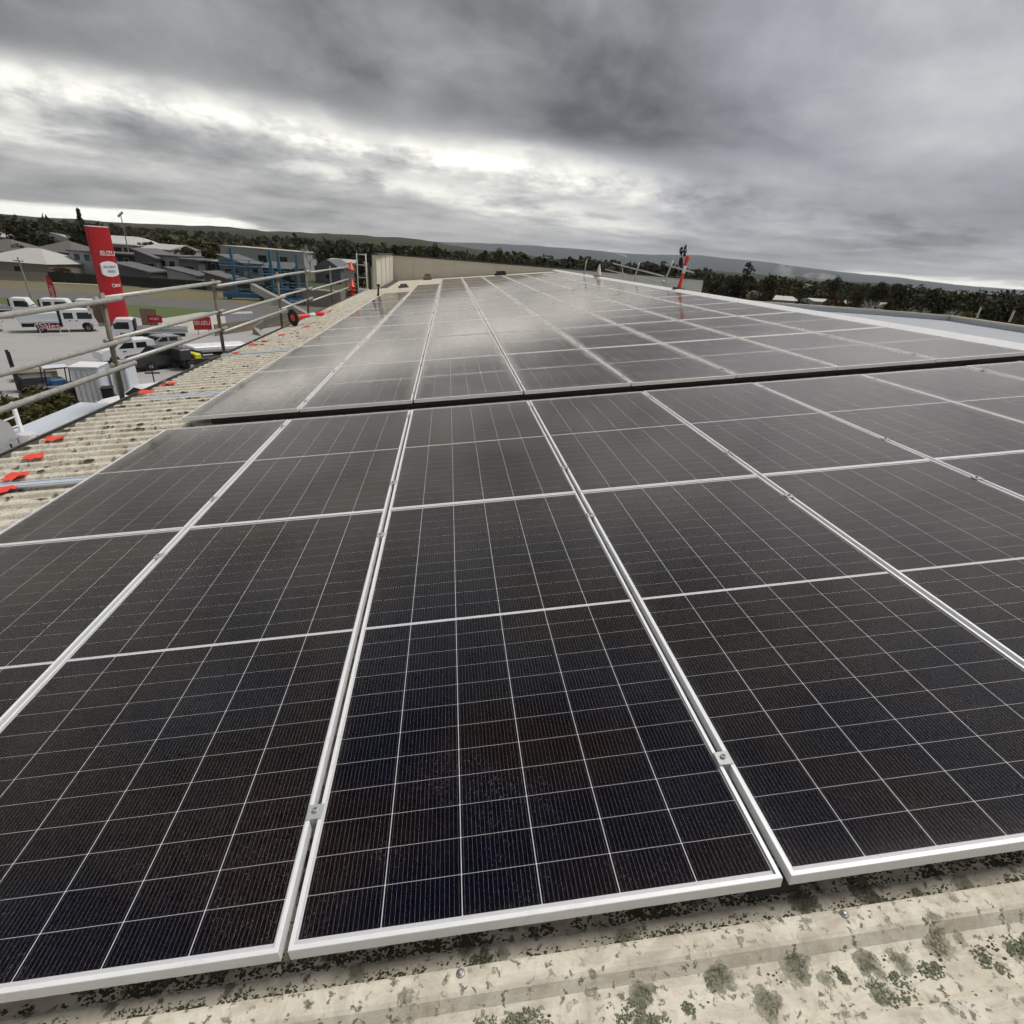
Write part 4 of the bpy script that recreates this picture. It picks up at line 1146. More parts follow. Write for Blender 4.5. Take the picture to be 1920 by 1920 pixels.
def car(label, loc, rot, prof, wins, wb, half, mat, name='van', cat='van', r=0.32, tray=False, ws=None):
    t = thing(name, label, cat, loc, rot, 'smaller vehicles in the yard')
    b = MB(); b.prism(prof, -half, half); b.build('body', mat, t)
    for w_ in wins: panes(t, w_, half)
    if ws: b = MB(); b.hull([(ws[0], -half + .12, ws[1]), (ws[0], half - .12, ws[1]), (ws[2], half - .08, ws[3]), (ws[2], -half + .08, ws[3])], [(0, 3, 2, 1), (0, 1, 2, 3)]); b.build('windscreen', M_glassdark, t)
    xf = max(x for x, z in prof); xr = min(x for x, z in prof)
    b = MB(); b.box(xr + 0.3, xf - 0.3, -half + 0.12, half - 0.12, 0.18, 0.40); b.build('underbody', M_chassis, t)
    for s in (-1, 1):
        for x in (0, wb):
            b = MB(); b.lathe([(r * 1.22, -0.02), (r * 1.22, 0.02)], 16, M=Matrix.Translation((x, s * (half - 0.012), r)) @ Matrix.Rotation(rad(90), 4, 'X')); b.build('wheel_arch', M_chassis, t)
            wheel(t, x, s * (half - 0.08), r, 0.2)
        b = MB(); b.box(xf - 0.12, xf - 0.005, s * (half - 0.22) - 0.14, s * (half - 0.22) + 0.14, 0.72, 0.88, 0.02); b.build('headlight', M_lamp, t)
        b = MB(); b.box(xr + 0.005, xr + 0.05, s * (half - 0.12) - 0.08, s * (half - 0.12) + 0.08, 0.75, 1.05, 0.01); b.build('tail_light', M_red, t)
        b = MB(); b.box(wb * 0.62, wb * 0.72, s * (half + 0.01) - 0.015, s * (half + 0.01) + 0.015, 0.92, 0.98); b.build('door_handle', M_chassis, t)
    return t
VAN = [(-0.75, 0.35), (-0.80, 1.0), (-0.72, 1.66), (-0.60, 1.76), (1.35, 1.78), (1.75, 1.70), (2.35, 1.22), (3.15, 1.10), (3.35, 0.92), (3.40, 0.35)]
VW = [[(-0.1, 1.14), (0.75, 1.14), (0.75, 1.58), (-0.02, 1.60)], [(0.95, 1.14), (2.12, 1.16), (1.62, 1.60), (0.95, 1.62)]]
a_ = gp(208, 680); h_ = heading(gp(290, 672), gp(208, 680))
car('small white van facing left behind the first guardrail post', (a_.x + 2.55 * math.cos(h_ + math.pi), a_.y + 2.55 * math.sin(h_ + math.pi), 0), h_, VAN, VW, 2.55, 0.88, M_truck, ws=(1.79, 1.68, 2.34, 1.235))
WAG = [(-0.85, 0.35), (-0.92, 0.95), (-0.70, 1.40), (0.9, 1.45), (1.7, 1.0), (2.9, 0.92), (3.3, 0.75), (3.35, 0.35)]
WW = [[(-0.45, 0.98), (0.35, 0.98), (0.35, 1.34), (-0.40, 1.32)], [(0.5, 0.98), (1.5, 0.99), (0.92, 1.36), (0.5, 1.36)]]
p = gp(318, 657); car('silver hatchback behind the dark tray ute', (p.x, p.y, 0), h_ + 0.1, WAG, WW, 2.6, 0.86, M_silver, 'car', 'car', 0.31, ws=(0.95, 1.42, 1.68, 1.02))
UTE = [(1.0, 0.4), (1.0, 1.05), (1.12, 1.62), (2.2, 1.66), (2.85, 1.12), (3.9, 1.02), (4.1, 0.85), (4.12, 0.4)]
p = gp(345, 684)
t = car('dark tray ute with a black tray right of the white van', (p.x, p.y, 0), h_ + 0.06, UTE, [[(1.25, 1.12), (2.62, 1.13), (2.12, 1.56), (1.3, 1.54)]], 3.1, 0.88, M_charcoal, 'ute', 'ute', 0.36, ws=(2.24, 1.64, 2.83, 1.14))
b = MB(); b.box(-1.2, 0.95, -0.95, 0.95, 0.72, 0.80); b.box(-1.2, 0.95, -0.95, -0.90, 0.81, 1.08); b.box(-1.2, 0.95, 0.90, 0.95, 0.81, 1.08); b.box(-1.2, -1.15, -0.89, 0.89, 0.81, 1.08); b.build('tray', M_charcoal, t)
# flat trailer with a white sheeted load
p0, p1 = gp(352, 676), gp(452, 668); hh = heading(p0, p1)
t = thing('flat_trailer', 'long flat trailer with a white topped load behind the second post', 'trailer', (p0.x, p0.y, 0), hh)
Lt = (p1 - p0).length
b = MB(); b.box(0, Lt, -1.1, 1.1, 0.78, 0.95); b.build('deck', M_silver, t)
b = MB(); b.box(0.3, Lt + 0.5, -1.05, 1.05, 0.955, 1.22, 0.04); b.build('load', M_truck, t)
b = MB(); b.box(0.2, Lt, -0.4, 0.4, 0.5, 0.775); b.build('chassis', M_chassis, t)
for x in (Lt * 0.62, Lt * 0.78):
    for s in (-1, 1): wheel(t, x, s * 0.9, 0.38, 0.25)
# black and yellow implement
p0 = gp(372, 690)
t = thing('implement', 'black machine frame with a yellow guard behind the roof edge', 'machine', (p0.x, p0.y, 0), h_)
b = MB(); b.box(-1.9, 1.4, -0.6, 0.6, 0.35, 0.85, 0.05); b.build('bed', M_chassis, t)
b = MB(); b.box(-0.1, 0.45, -0.65, 0.65, 0.87, 1.25, 0.06); b.build('guard', M_yellow, t)
b = MB(); b.box(0.7, 1.6, -0.7, 0.7, 0.87, 1.7, 0.08); b.build('engine_box', M_charcoal, t)
for x in (-1.2, 0.9):
    for s in (-1, 1): wheel(t, x, s * 0.7, 0.38, 0.3)
# white car roof close under the gutter
p0 = gp(300, 735, 1.0)
car('white hatchback seen over the gutter beside the ribbed cabinets', (p0.x, p0.y, 0), h_ + 0.1, WAG, WW, 2.6, 0.86, M_truck, 'car', 'car', 0.31, ws=(0.95, 1.42, 1.68, 1.02))
# ribbed white cabinets
def cabinet(label, uL, uR, v, h):
    a_, c_ = gp(uL, v), gp(uR, v); w = (c_ - a_).length
    t = thing('site_cabinet', label, 'cabinet', (a_.x, a_.y, 0), heading(a_, c_), 'ribbed white cabinets')
    b = MB(); b.box(0, w, 0, 1.6, 0, h, 0.03); b.build('body', M_tray, t)
    n = 5
    for k in range(n):
        b = MB(); x = w * (k + 0.5) / n; b.prism([(x - w * 0.06, 0), (x - w * 0.03, 0), (x + w * 0.03, 0), (x + w * 0.06, 0), (x + w * 0.06, h - 0.12), (x - w * 0.06, h - 0.12)], -0.06, 0.004); b.build('rib', M_truck, t)
    b = MB(); b.box(-0.04, w + 0.04, -0.09, 1.64, h + 0.003, h + 0.10, 0.02); b.build('lid', M_truck, t)
cabinet('ribbed white cabinet standing left of the first post below the gutter', 148, 199, 757, 2.2)
cabinet('ribbed white cabinet standing right of the first post below the gutter', 219, 250, 748, 2.1)
p0 = gp(208, 758)
t = thing('wheelie_bin', 'black bin standing between the two ribbed cabinets', 'bin', (p0.x, p0.y, 0), 0.4)
b = MB(); b.box(-0.3, 0.3, -0.35, 0.35, 0.06, 1.0, 0.05); b.build('tub', M_chassis, t)
b = MB(); b.box(-0.33, 0.33, -0.38, 0.38, 1.005, 1.10, 0.03); b.build('lid', M_chassis, t)
for s in (-1, 1): wheel(t, -0.2 * s, 0.38, 0.1, 0.06)
# signposts standing by the car
for i, (u, v) in enumerate(((252, 742), (291, 724))):
    p0 = gp(u, v)
    t = thing('stanchion', ['thin dark stanchion with a flat foot left of the white hatchback', 'thin dark stanchion with a cross plate above the white hatchback'][i], 'stanchion', (p0.x, p0.y, 0), 0.3, 'stanchions in the yard')
    b = MB(); b.tube((0, 0, 0), (0, 0, 1.8), 0.04, 8); b.build('pole', M_chassis, t)
    b = MB(); b.box(-0.45, 0.45, -0.12, 0.12, 0.0 if i == 0 else 0.9, 0.08 if i == 0 else 0.98); b.build('plate', M_charcoal, t)
# forklift mast and small roll-cage machine
p0 = gp(38, 735)
t = thing('forklift', 'black forklift mast rising behind the hedge', 'forklift', (p0.x, p0.y, 0), 0.7)
for s in (-1, 1):
    b = MB(); b.box(-0.08, 0.08, s * 0.36 - 0.09, s * 0.36 + 0.09, 0.1, 2.6); b.build('mast_channel', M_chassis, t)
b = MB(); b.box(-0.05, 0.05, -0.12, 0.12, 0.2, 2.5); b.build('lift_cylinder', M_silver, t)
b = MB(); b.box(-0.07, 0.07, -0.4, 0.4, 2.3, 2.42); b.build('cross_member', M_chassis, t)
b = MB(); b.box(0.1, 1.9, -0.5, 0.5, 0.25, 1.0, 0.08); b.build('body', M_charcoal, t)
for x in (0.3, 1.6):
    for s in (-1, 1): wheel(t, x, s * 0.48, 0.28, 0.2)
p0 = gp(120, 752)
t = thing('mini_loader', 'small dark blue loader with a roll cage behind the plank', 'loader', (p0.x, p0.y, 0), 0.75)
b = MB(); b.box(-1.0, 1.0, -0.6, 0.6, 0.35, 1.1, 0.08); b.build('body', M_charcoal, t)
b = MB(); b.box(-0.5, 0.3, -0.45, 0.45, 1.105, 1.45, 0.06); b.build('seat', M_blue, t)
for x in (-0.7, 0.5):
    for s in (-1, 1):
        b = MB(); b.tube((x, s * 0.5, 1.0), (x + 0.1, s * 0.5, 2.1), 0.035, 6); b.build('cage_post', M_chassis, t)
for s in (-1, 1):
    b = MB(); b.tube((-0.6, s * 0.5, 2.1), (0.6, s * 0.5, 2.1), 0.035, 6); b.build('cage_rail', M_chassis, t)
b = MB(); b.box(-0.6, 0.6, -0.5, 0.5, 2.12, 2.16); b.build('canopy', M_tray, t)
for x in (-0.7, 0.7):
    for s in (-1, 1): wheel(t, x, s * 0.65, 0.38, 0.3)
b = MB(); b.box(-0.5, 0.5, -0.35, 0.35, 0, 0.12); p0 = gp(70, 712)
t = thing('pallet_stack', 'low tan pallet stack in front of the forklift mast', 'pallets', (p0.x, p0.y, 0), 0.6)
for k in range(5):
    b = MB(); b.box(-1.2, 1.2, -0.6, 0.6, 0.14 * k, 0.14 * k + 0.09); b.build('pallet', M_tan, t)
# hedge below the gutter
def hedge(label, u0, v0, u1, v1, h, seed):
    rnd = random.Random(seed); a_, c_ = gp(u0, v0), gp(u1, v1)
    t = thing('hedge', label, 'hedge', (a_.x, a_.y, 0))
    lobes = []
    for k in range(26):
        q = (c_ - a_) * rnd.random()
        lobes.append((q.x + rnd.gauss(0, .8), q.y + rnd.gauss(0, .8), h * rnd.uniform(0.35, 0.75), rnd.uniform(0.5, 0.95), h * 0.27))
    b = MB(); crown(b, rnd, lobes, 4200, 0.13); b.build('foliage', M_leaf2, t)
    b = MB()
    for l in lobes[:10]: b.tube((l[0], l[1], 0), (l[0], l[1], l[2]), 0.05, 5)
    b.build('stems', M_bark, t)
hedge('dark overgrown hedge below the near gutter', 15, 800, 130, 800, 1.9, 6)
hedge('dark hedge strip between the yard and the warehouse wall', 60, 860, 20, 780, 1.6, 8)

# ---------------------------------------------------------------- signs
a_, c_ = gp(207, 613), gp(247, 608)
mid = (a_ + c_) / 2; wdt = 2.4
t = thing('pylon_sign', 'tall red pylon sign with white lettering beside the white tipper', 'sign', (mid.x, mid.y, 0), heading(a_, c_) - rad(6))
HP = 10.05
b = MB()
q = [(-wdt / 2, 0.0), (-wdt * 0.3, -0.16), (0, -0.22), (wdt * 0.3, -0.16), (wdt / 2, 0.0), (wdt / 2, 0.55), (-wdt / 2, 0.55)]
n = len(q)
b.hull([(x, y, 0.25) for x, y in q] + [(x, y, HP) for x, y in q], [tuple(range(n - 1, -1, -1)), tuple(range(n, 2 * n))] + [(i, (i + 1) % n, n + (i + 1) % n, n + i) for i in range(n)])
b.build('body', M_red, t)
b = MB(); b.box(-wdt * 0.42, wdt * 0.42, 0.02, 0.5, 0.0, 0.25); b.build('plinth', M_chassis, t)
b = MB(); b.box(-wdt * 0.5, wdt * 0.5, 0.02, 0.53, HP + 0.003, HP + 0.09, 0.02); b.build('top_cap', M_white, t)
letters('ISUZU', t, (0.12, -0.245, HP - 2.55), 0.66, M_text, 0.98, bold=0.008)
b = MB()
q = [(-0.98, 5.45), (-0.62, 5.25), (0, 5.15), (0.62, 5.25), (0.98, 5.45), (0.98, 6.45), (0.62, 6.65), (0, 6.75), (-0.62, 6.65), (-0.98, 6.45)]
b.prism(q, -0.26, -0.10); b.build('name_plate', M_white, t)
letters('BALLARAT', t, (0.0, -0.275, 6.18), 0.34, M_textg, 0.92); letters('ISUZU', t, (0.12, -0.275, 5.72), 0.34, M_textg, 0.95)
letters('CMV', t, (0.30, -0.245, 4.25), 0.52, M_text, 1.0, bold=0.008)
# feather flag
p0 = gp(103, 588)
t = thing('feather_flag', 'red feather flag with white lettering behind the tipper truck', 'flag', (p0.x, p0.y, 0), 0.1)
b = MB(); b.tube((0, 0, 0), (0.02, 0, 4.4), 0.03, 6); b.build('pole', M_galv, t)
b = MB(); b.prism([(0.0, 1.5), (0.62, 1.5), (0.72, 2.6), (0.66, 3.8), (0.40, 4.35), (0.12, 4.45), (0.0, 4.2)], -0.012, 0.012); b.build('cloth', M_red, t)
letters('ISUZU', t, (0.36, -0.022, 2.5), 0.52, M_text, 1.0, (rad(90), rad(-90), 0))
# lettered stand by the truck wheel
p0 = gp(98, 630)
t = thing('sales_sign', 'red cut-out letters on white legs in front of the tipper wheels', 'sign', (p0.x, p0.y, 0), heading(gp(85, 628), gp(125, 628)))
for x in (-0.8, 0.8, 1.5):
    b = MB(); b.tube((x, 0, 0), (x - 0.15, 0.1, 1.15), 0.03, 6); b.build('leg', M_white, t)
put('letter_backing', text_mesh('Sales', 0.80, M_red, 0.03, 0.035, 1.06), t, (0, 0.02, 0.94), (rad(90), 0, 0))
letters('Sales', t, (0, -0.015, 0.94), 0.78, M_text, 1.06, bold=-0.004)
b = MB(); b.tube((-1.0, 0.06, 0.80), (1.0, 0.06, 0.80), 0.02, 6); b.build('cross_rail', M_red, t)
# two red boards
def board(label, u, v, w, h, zb, txt, hdg=0.25):
    p0 = gp(u, v); t = thing('sign_board', label, 'sign', (p0.x, p0.y, 0), hdg)
    b = MB(); b.box(-w / 2, w / 2, -0.03, 0.03, zb, zb + h, 0.008); b.build('panel', M_red, t)
    for s in (-1, 1):
        b = MB(); b.tube((s * w * 0.3, 0.06, 0), (s * w * 0.3, 0.06, zb + h * 0.5), 0.03, 6); b.build('leg', M_chassis, t)
    letters(txt, t, (0, -0.045, zb + h * 0.52), h * 0.42, M_text, 1.0)
board('small red board with white lettering near the pale driveway edge', 296, 627, 1.35, 0.75, 1.2, 'ISUZU', 0.3)
board('larger red board half hidden by the second guardrail post', 383, 628, 1.75, 1.35, 0.55, 'ISUZU', 0.55)
b = MB(); p0 = gp(260, 610)
t = thing('timber_screen', 'brown timber screen boxes around the foot of the pylon', 'screen', (p0.x, p0.y, 0), heading(gp(190, 606), gp(270, 610)))
for x0, x1, h in ((-4.6, -2.8, 2.0), (0.4, 2.2, 1.9)):
    for k in range(6):
        b = MB(); b.box(x0 + (x1 - x0) * k / 6 + 0.01, x0 + (x1 - x0) * (k + 1) / 6 - 0.01, 0, 0.08, 0.05, h); b.build('board', M_tan, t)
# poles
p0 = gp(64, 574)
t = thing('power_pole', 'thin leaning timber pole by the road on the left', 'pole', (p0.x, p0.y, 0))
b = MB(); b.tube((0, 0, 0), (-0.3, 0, 5.9), 0.13, 8, 0.09); b.build('shaft', M_conc2, t)
b = MB(); b.box(-0.9, 0.3, -0.06, 0.06, 5.4, 5.52); b.build('crossarm', M_conc2, t)
tp = far(226, 402, 240)
t = thing('floodlight_pole', 'tall floodlight pole on the left skyline right of the red pylon', 'pole', (tp.x, tp.y, 0))
b = MB(); b.tube((0, 0, 0), (0, 0, tp.z), 0.2, 8, 0.13); b.build('shaft', M_conc2, t)
for s in (-1, 0, 1):
    b = MB(); b.box(s * 0.6 - 0.25, s * 0.6 + 0.25, -0.4, 0.1, tp.z - 0.4 + 0.5 * s, tp.z + 0.35 + 0.5 * s, 0.05); b.build('floodlight', M_conc2, t)

# ---------------------------------------------------------------- fences
def fence(label, name, L, h, mat, step=2.4, posts=True):
    pts = [gp(u, v) for u, v in L]
    t = thing(name, label, 'fence', (pts[0].x, pts[0].y, 0))
    for a_, c_ in zip(pts, pts[1:]):
        n_ = max(1, int((c_ - a_).length / step)); hd_ = heading(a_, c_); w = (c_ - a_).length / n_
        for k in range(n_):
            q = a_ + (c_ - a_) * (k / n_) - pts[0]
            b = MB(); b.box(0.02, w - 0.02, -0.02, 0.02, 0.02, h); b.build('fence_panel', mat, t, loc=(q.x, q.y, 0), rot=hd_)
            if k % 3 == 0: b = MB(); b.box(-0.05, 0.05, -0.05, 0.05, 0, h + 0.04); b.build('post', mat, t, loc=(q.x, q.y, 0), rot=hd_)
fence('long charcoal fence behind the far kerb', 'boundary_fence', [(95, 529), (300, 541), (430, 548), (560, 558), (700, 567)], 1.85, M_fenced)
fence('beige fence at the far left behind the kerb', 'boundary_fence', [(-80, 522), (0, 527), (93, 531)], 1.8, M_fenceb)
fence('low white hoarding beside the grey boom', 'hoarding', [(425, 606), (505, 603)], 1.1, M_wwhite, 1.6)
fence('dark low fence along the near side of the driveway', 'yard_fence', [(405, 630), (520, 612), (640, 600)], 1.2, M_tan, 2.0)

# ---------------------------------------------------------------- houses
def house(name, label, uL, uR, v, h, depth, wall, roofm, style='gable', wins=(), rise=1.2, cat='house', over=0.35, group='houses across the road', dvr=0, z0=0.0):
    a_, c_ = gp(uL, v), gp(uR, v + (uR - uL) * 0.0714 + dvr)
    w = (c_ - a_).length
    t = thing(name, label, cat, (a_.x, a_.y, z0), heading(a_, c_), group)
    b = MB(); b.box(0, w, 0, depth, 0, h); b.build('wall', wall, t)
    o = over
    if style == 'gable':                    # ridge along the front
        b = MB(); b.hull([(-o, -o, h), (w + o, -o, h), (w + o, depth + o, h), (-o, depth + o, h), (-o, depth / 2, h + rise), (w + o, depth / 2, h + rise)], [(3, 2, 1, 0), (0, 1, 5, 4), (2, 3, 4, 5), (1, 2, 5), (3, 0, 4)]); b.build('roof', roofm, t)
    elif style == 'hip':
        k = min(w, depth) * 0.45
        b = MB(); b.hull([(-o, -o, h), (w + o, -o, h), (w + o, depth + o, h), (-o, depth + o, h), (k, depth / 2, h + rise), (w - k, depth / 2, h + rise)], [(3, 2, 1, 0), (0, 1, 5, 4), (2, 3, 4, 5), (1, 2, 5), (3, 0, 4)]); b.build('roof', roofm, t)
    elif style == 'front':                  # gable end to the front
        b = MB(); b.hull([(-o, -o, h), (w + o, -o, h), (w + o, depth + o, h), (-o, depth + o, h), (w / 2, -o, h + rise), (w / 2, depth + o, h + rise)], [(3, 2, 1, 0), (0, 1, 4), (2, 3, 5), (1, 2, 5, 4), (3, 0, 4, 5)]); b.build('roof', roofm, t)
    elif style == 'skillion':               # falls to the right
        b = MB(); b.hull([(-o, -o, h + rise), (w + o, -o, h), (w + o, depth + o, h), (-o, depth + o, h + rise), (-o, -o, h + rise + 0.25), (w + o, -o, h + 0.25), (w + o, depth + o, h + 0.25), (-o, depth + o, h + rise + 0.25)], [(3, 2, 1, 0), (4, 5, 6, 7), (0, 1, 5, 4), (1, 2, 6, 5), (2, 3, 7, 6), (3, 0, 4, 7)]); b.build('roof', roofm, t)
        b = MB(); b.hull([(0, 0, h), (w, 0, h), (0, 0, h + rise), (0, depth, h), (w, depth, h), (0, depth, h + rise)], [(0, 1, 2), (3, 5, 4), (0, 2, 5, 3)]); b.build('gable_wall', wall, t)
    elif style == 'flat':
        b = MB(); b.box(-o, w + o, -o, depth + o, h + 0.003, h + 0.28); b.build('roof', roofm, t)
    elif style == 'arch':
        N_ = 14; P = []
        for y_ in (-o, depth + o):
            for i in range(N_ + 1):
                x_ = -o + (w + 2 * o) * i / N_; P.append((x_, y_, h + rise * (1 - ((i / N_) * 2 - 1) ** 2)))
        F = [(i, i + 1, N_ + 2 + i, N_ + 1 + i) for i in range(N_)] + [tuple(range(N_, -1, -1)), tuple(range(N_ + 1, 2 * N_ + 2))]
        b = MB(); b.hull(P, F); b.build('roof', roofm, t)
        b = MB(); b.hull([(w * i / N_, -0.02, h + max(0, rise * (1 - ((i / N_) * 2 - 1) ** 2) - 0.12)) for i in range(N_ + 1)] + [(w, -0.02, h * 0.6), (0, -0.02, h * 0.6)], [tuple(range(N_ + 2, -1, -1))]); b.build('end_wall', wall, t)
    for (fx, fz, fw, fh) in wins:
        b = MB(); x0 = w * fx; b.box(x0 - fw / 2 - 0.08, x0 + fw / 2 + 0.08, -0.05, 0.02, fz - 0.08, fz + fh + 0.08); f_ = b.build('window', M_wwhite if wall is not M_wwhite else M_wgrey, t)
        b = MB(); b.box(x0 - fw / 2, x0 + fw / 2, -0.07, 0.0, fz, fz + fh); b.build('pane', M_glassdark, f_)
    return t
W2 = ((0.3, 3.4, 1.0, 1.1), (0.7, 3.4, 1.0, 1.1))
house('townhouse', 'black clad townhouse just right of the red pylon', 208, 262, 526, 5.2, 9, M_wdark, M_rgrey, 'flat', W2)
house('townhouse', 'grey townhouse with a steep falling roof right of the black one', 262, 300, 530, 4.8, 9, M_wgrey, M_rgrey, 'skillion', ((0.55, 3.2, 3.0, 0.7),), 1.6)
house('townhouse', 'pale townhouse block with two small square windows', 299, 343, 531, 5.4, 9, M_wwhite, M_rgrey, 'flat', W2)
house('townhouse', 'dark grey townhouse block right of the pale one', 343, 378, 535, 5.0, 9, M_wgrey, M_rgrey, 'flat', ((0.5, 3.2, 2.2, 0.7),))
house('townhouse', 'black clad townhouse under a pale roof edge left of the lifts', 379, 418, 535, 4.9, 9, M_wdark, M_rwhite, 'flat', W2)
house('townhouse', 'grey townhouse with a falling roof behind the blue lifts', 418, 462, 540, 4.9, 9, M_wgrey, M_rgrey, 'skillion', ((0.5, 3.2, 3.2, 0.7),), 1.5)
house('townhouse', 'pale townhouse with one small window behind the lifts', 470, 497, 542, 4.9, 9, M_wwhite, M_rgrey, 'flat', ((0.5, 3.2, 1.0, 1.0),))
house('townhouse', 'dark townhouse at the right end of the row behind the lifts', 498, 548, 545, 4.6, 9, M_wdark, M_rgrey, 'gable', W2)
house('townhouse', 'pale grey townhouse with two windows left of the red pylon', 140, 186, 518, 5.0, 9, M_wwhite, M_rgrey, 'flat', W2)
house('garage', 'low pale garage with a sloping white edged roof right of the pylon', 222, 284, 534, 2.6, 6, M_wgrey, M_rgrey, 'skillion', (), 1.3)
house('garage', 'low pale garage with a sloping roof below the grey block', 318, 372, 538, 2.3, 6, M_wwhite, M_rgrey, 'skillion', (), 1.2)
house('garage', 'low garage with a white edged sloping roof before the blue lifts', 388, 440, 546, 2.2, 6, M_wgrey, M_rgrey, 'skillion', (), 1.2)
house('bungalow', 'bungalow with a large white hip roof at the far left', -45, 96, 512, 2.6, 14, M_fenceb, M_rwhite, 'hip', ((0.6, 0.9, 1.8, 1.0),), 2.6)
house('bungalow', 'grey hip roofed house behind the white bungalow', 60, 142, 497, 3.6, 14, M_wgrey, M_rbrown, 'hip', (), 2.6)
house('bungalow', 'olive grey roofed house at the left edge', -70, 36, 495, 3.4, 14, M_fenceb, M_rbrown, 'hip', (), 2.6)
house('arched_shed', 'large grey shed with a curved roof on the left', 34, 150, 477, 5.2, 46, M_shed, M_rwhite, 'arch', (), 2.4, 'shed')
house('shed', 'pale low shed at the left edge beside the curved shed', -60, 22, 470, 5.0, 25, M_shed, M_rwhite, 'gable', (), 1.2, 'shed')
house('shed', 'small white roofed shed just left of the pylon top', 150, 178, 476, 4.8, 20, M_shed, M_rwhite, 'flat', (), 1.0, 'shed')
house('shed', 'white fronted shed with two dark openings right of the pylon', 208, 262, 487, 5.0, 20, M_wwhite, M_rwhite, 'flat', ((0.3, 2.2, 3.0, 2.0), (0.7, 2.2, 3.0, 2.0)), 1.0, 'shed')
house('shed', 'pale gabled shed beyond the grey townhouses', 270, 322, 492, 4.6, 20, M_wwhite, M_rwhite, 'gable', (), 1.6, 'shed')
house('shed', 'long white roofed shed behind the blue lifts', 417, 572, 498, 6.4, 20, M_wwhite, M_rwhite, 'skillion', ((0.12, 2.0, 3, 2.5), (0.5, 2.0, 3, 2.5), (0.75, 2.0, 3, 2.5)), 0.4, 'shed')
house('house', 'grey gabled house left of the scaffold access frame', 592, 640, 530, 4.0, 12, M_wgrey, M_rgrey, 'front', ((0.5, 1.2, 1.5, 1.2),), 2.2)
house('shed', 'white walled shed behind the far guardrail posts', 612, 668, 515, 4.4, 14, M_wwhite, M_rwhite, 'gable', ((0.3, 1.2, 2, 2),), 1.0, 'shed')
house('container', 'tan container beyond the far guardrail posts', 556, 640, 572, 2.4, 3, M_fenceb, M_fenceb, 'flat', (), 0, 'container', 0.02)
house('house', 'white roofed house below the dark trees right of the parapet', 1444, 1488, 590, 4.0, 9, M_wwhite, M_rwhite, 'gable', ((0.4, 1.0, 1.6, 1.0),), 1.0, dvr=0)
house('house', 'long cream house behind the yellow bush on the right', 1520, 1598, 592, 4.0, 9, M_rwhite, M_rwhite, 'gable', ((0.3, 1.0, 1.6, 1.0), (0.7, 1.0, 1.6, 1.0)), 0.7)
house('house', 'pale gabled house right of the dark bush', 1634, 1670, 600, 3.8, 8, M_wwhite, M_rwhite, 'front', ((0.5, 1.0, 1.4, 1.0),), 1.2)
house('house', 'small white building between the trees left of the white sheds', 1418, 1432, 582, 5.0, 6, M_wwhite, M_rwhite, 'flat', ())
house('shed', 'white open shed just above the ridge on the right', 1448, 1494, 604, 2.6, 5, M_wwhite, M_rwhite, 'gable', ((0.4, 0.4, 2.0, 0.8),), 0.6, 'shed')

# ---------------------------------------------------------------- blue lifts and the grey boom
def scissor_lift(label, u, v, h, L, mat, dirn, txt=None, plat=True):
    p0 = gp(u, v); t = thing('scissor_lift', label, 'lift', (p0.x, p0.y, 0), dirn, 'access lifts across the road')
    b = MB(); b.box(-L / 2, L / 2, -0.6, 0.6, 0.35, 1.15, 0.05); ch = b.build('chassis', mat, t)
    if txt: letters(txt, ch, (0.1 * L, -0.615, 0.75), 0.62, M_text, 0.9)
    for x in (-L * 0.36, L * 0.36):
        for s in (-1, 1): wheel(t, x, s * 0.62, 0.36, 0.25)
    n_ = max(2, int((h - 1.4) / 0.9)); dz_ = (h - 1.2) / n_
    for k in range(n_):
        for s in (-1, 1):
            b = MB(); z0 = 1.2 + dz_ * k
            b.tube((-L * 0.4, s * 0.45, z0), (L * 0.4, s * 0.45, z0 + dz_), 0.07, 6); b.tube((L * 0.4, s * 0.38, z0), (-L * 0.4, s * 0.38, z0 + dz_), 0.07, 6); b.build('scissor_arm', M_teal, t)
    b = MB(); b.box(-L / 2, L / 2, -0.6, 0.6, h, h + 0.14); b.build('platform', mat, t)
    for z in (0.6, 1.1):
        for s in (-1, 1):
            b = MB(); b.tube((-L / 2, s * 0.58, h + z), (L / 2, s * 0.58, h + z), 0.035, 6); b.build('guard_rail', M_teal, t)
    for x in (-L / 2, -L / 6, L / 6, L / 2):
        for s in (-1, 1):
            b = MB(); b.tube((x, s * 0.58, h + 0.14), (x, s * 0.58, h + 1.12), 0.035, 6); b.build('guard_post', M_teal, t)
scissor_lift('tall teal and blue scissor lift at the left of the lifts', 462, 562, 5.4, 7.2, M_blue, 0.25)
scissor_lift('blue scissor lift with white lettering on its side', 556, 572, 2.4, 6.4, M_blue, 0.2, 'Genie GS-4655')
scissor_lift('blue scissor lift raised in the middle of the row', 523, 565, 4.4, 5.0, M_blue, 0.35)
scissor_lift('teal lift parked beside the scaffold access frame', 668, 580, 1.4, 3.2, M_teal, 0.3)
def mast(label, u0, v0, u1, v1, dist):
    a_, c_ = far(u0, v0, dist), far(u1, v1, dist)
    t = thing('lift_mast', label, 'mast', (a_.x, a_.y, 0), 0, 'upright lift masts')
    b = MB(); b.box(-0.22, 0.22, -0.22, 0.22, 0, c_.z); b.build('column', M_teal, t)
    b = MB(); b.box(-0.32, 0.32, -0.32, 0.32, c_.z * 0.62, c_.z * 0.70); b.build('collar', M_teal, t)
mast('square teal lift mast at the left end of the lifts', 442, 540, 442, 465, 118)
mast('square teal lift mast in the middle of the lifts', 513, 545, 513, 470, 118)
mast('square teal lift mast right of the middle one', 528, 545, 528, 472, 116)
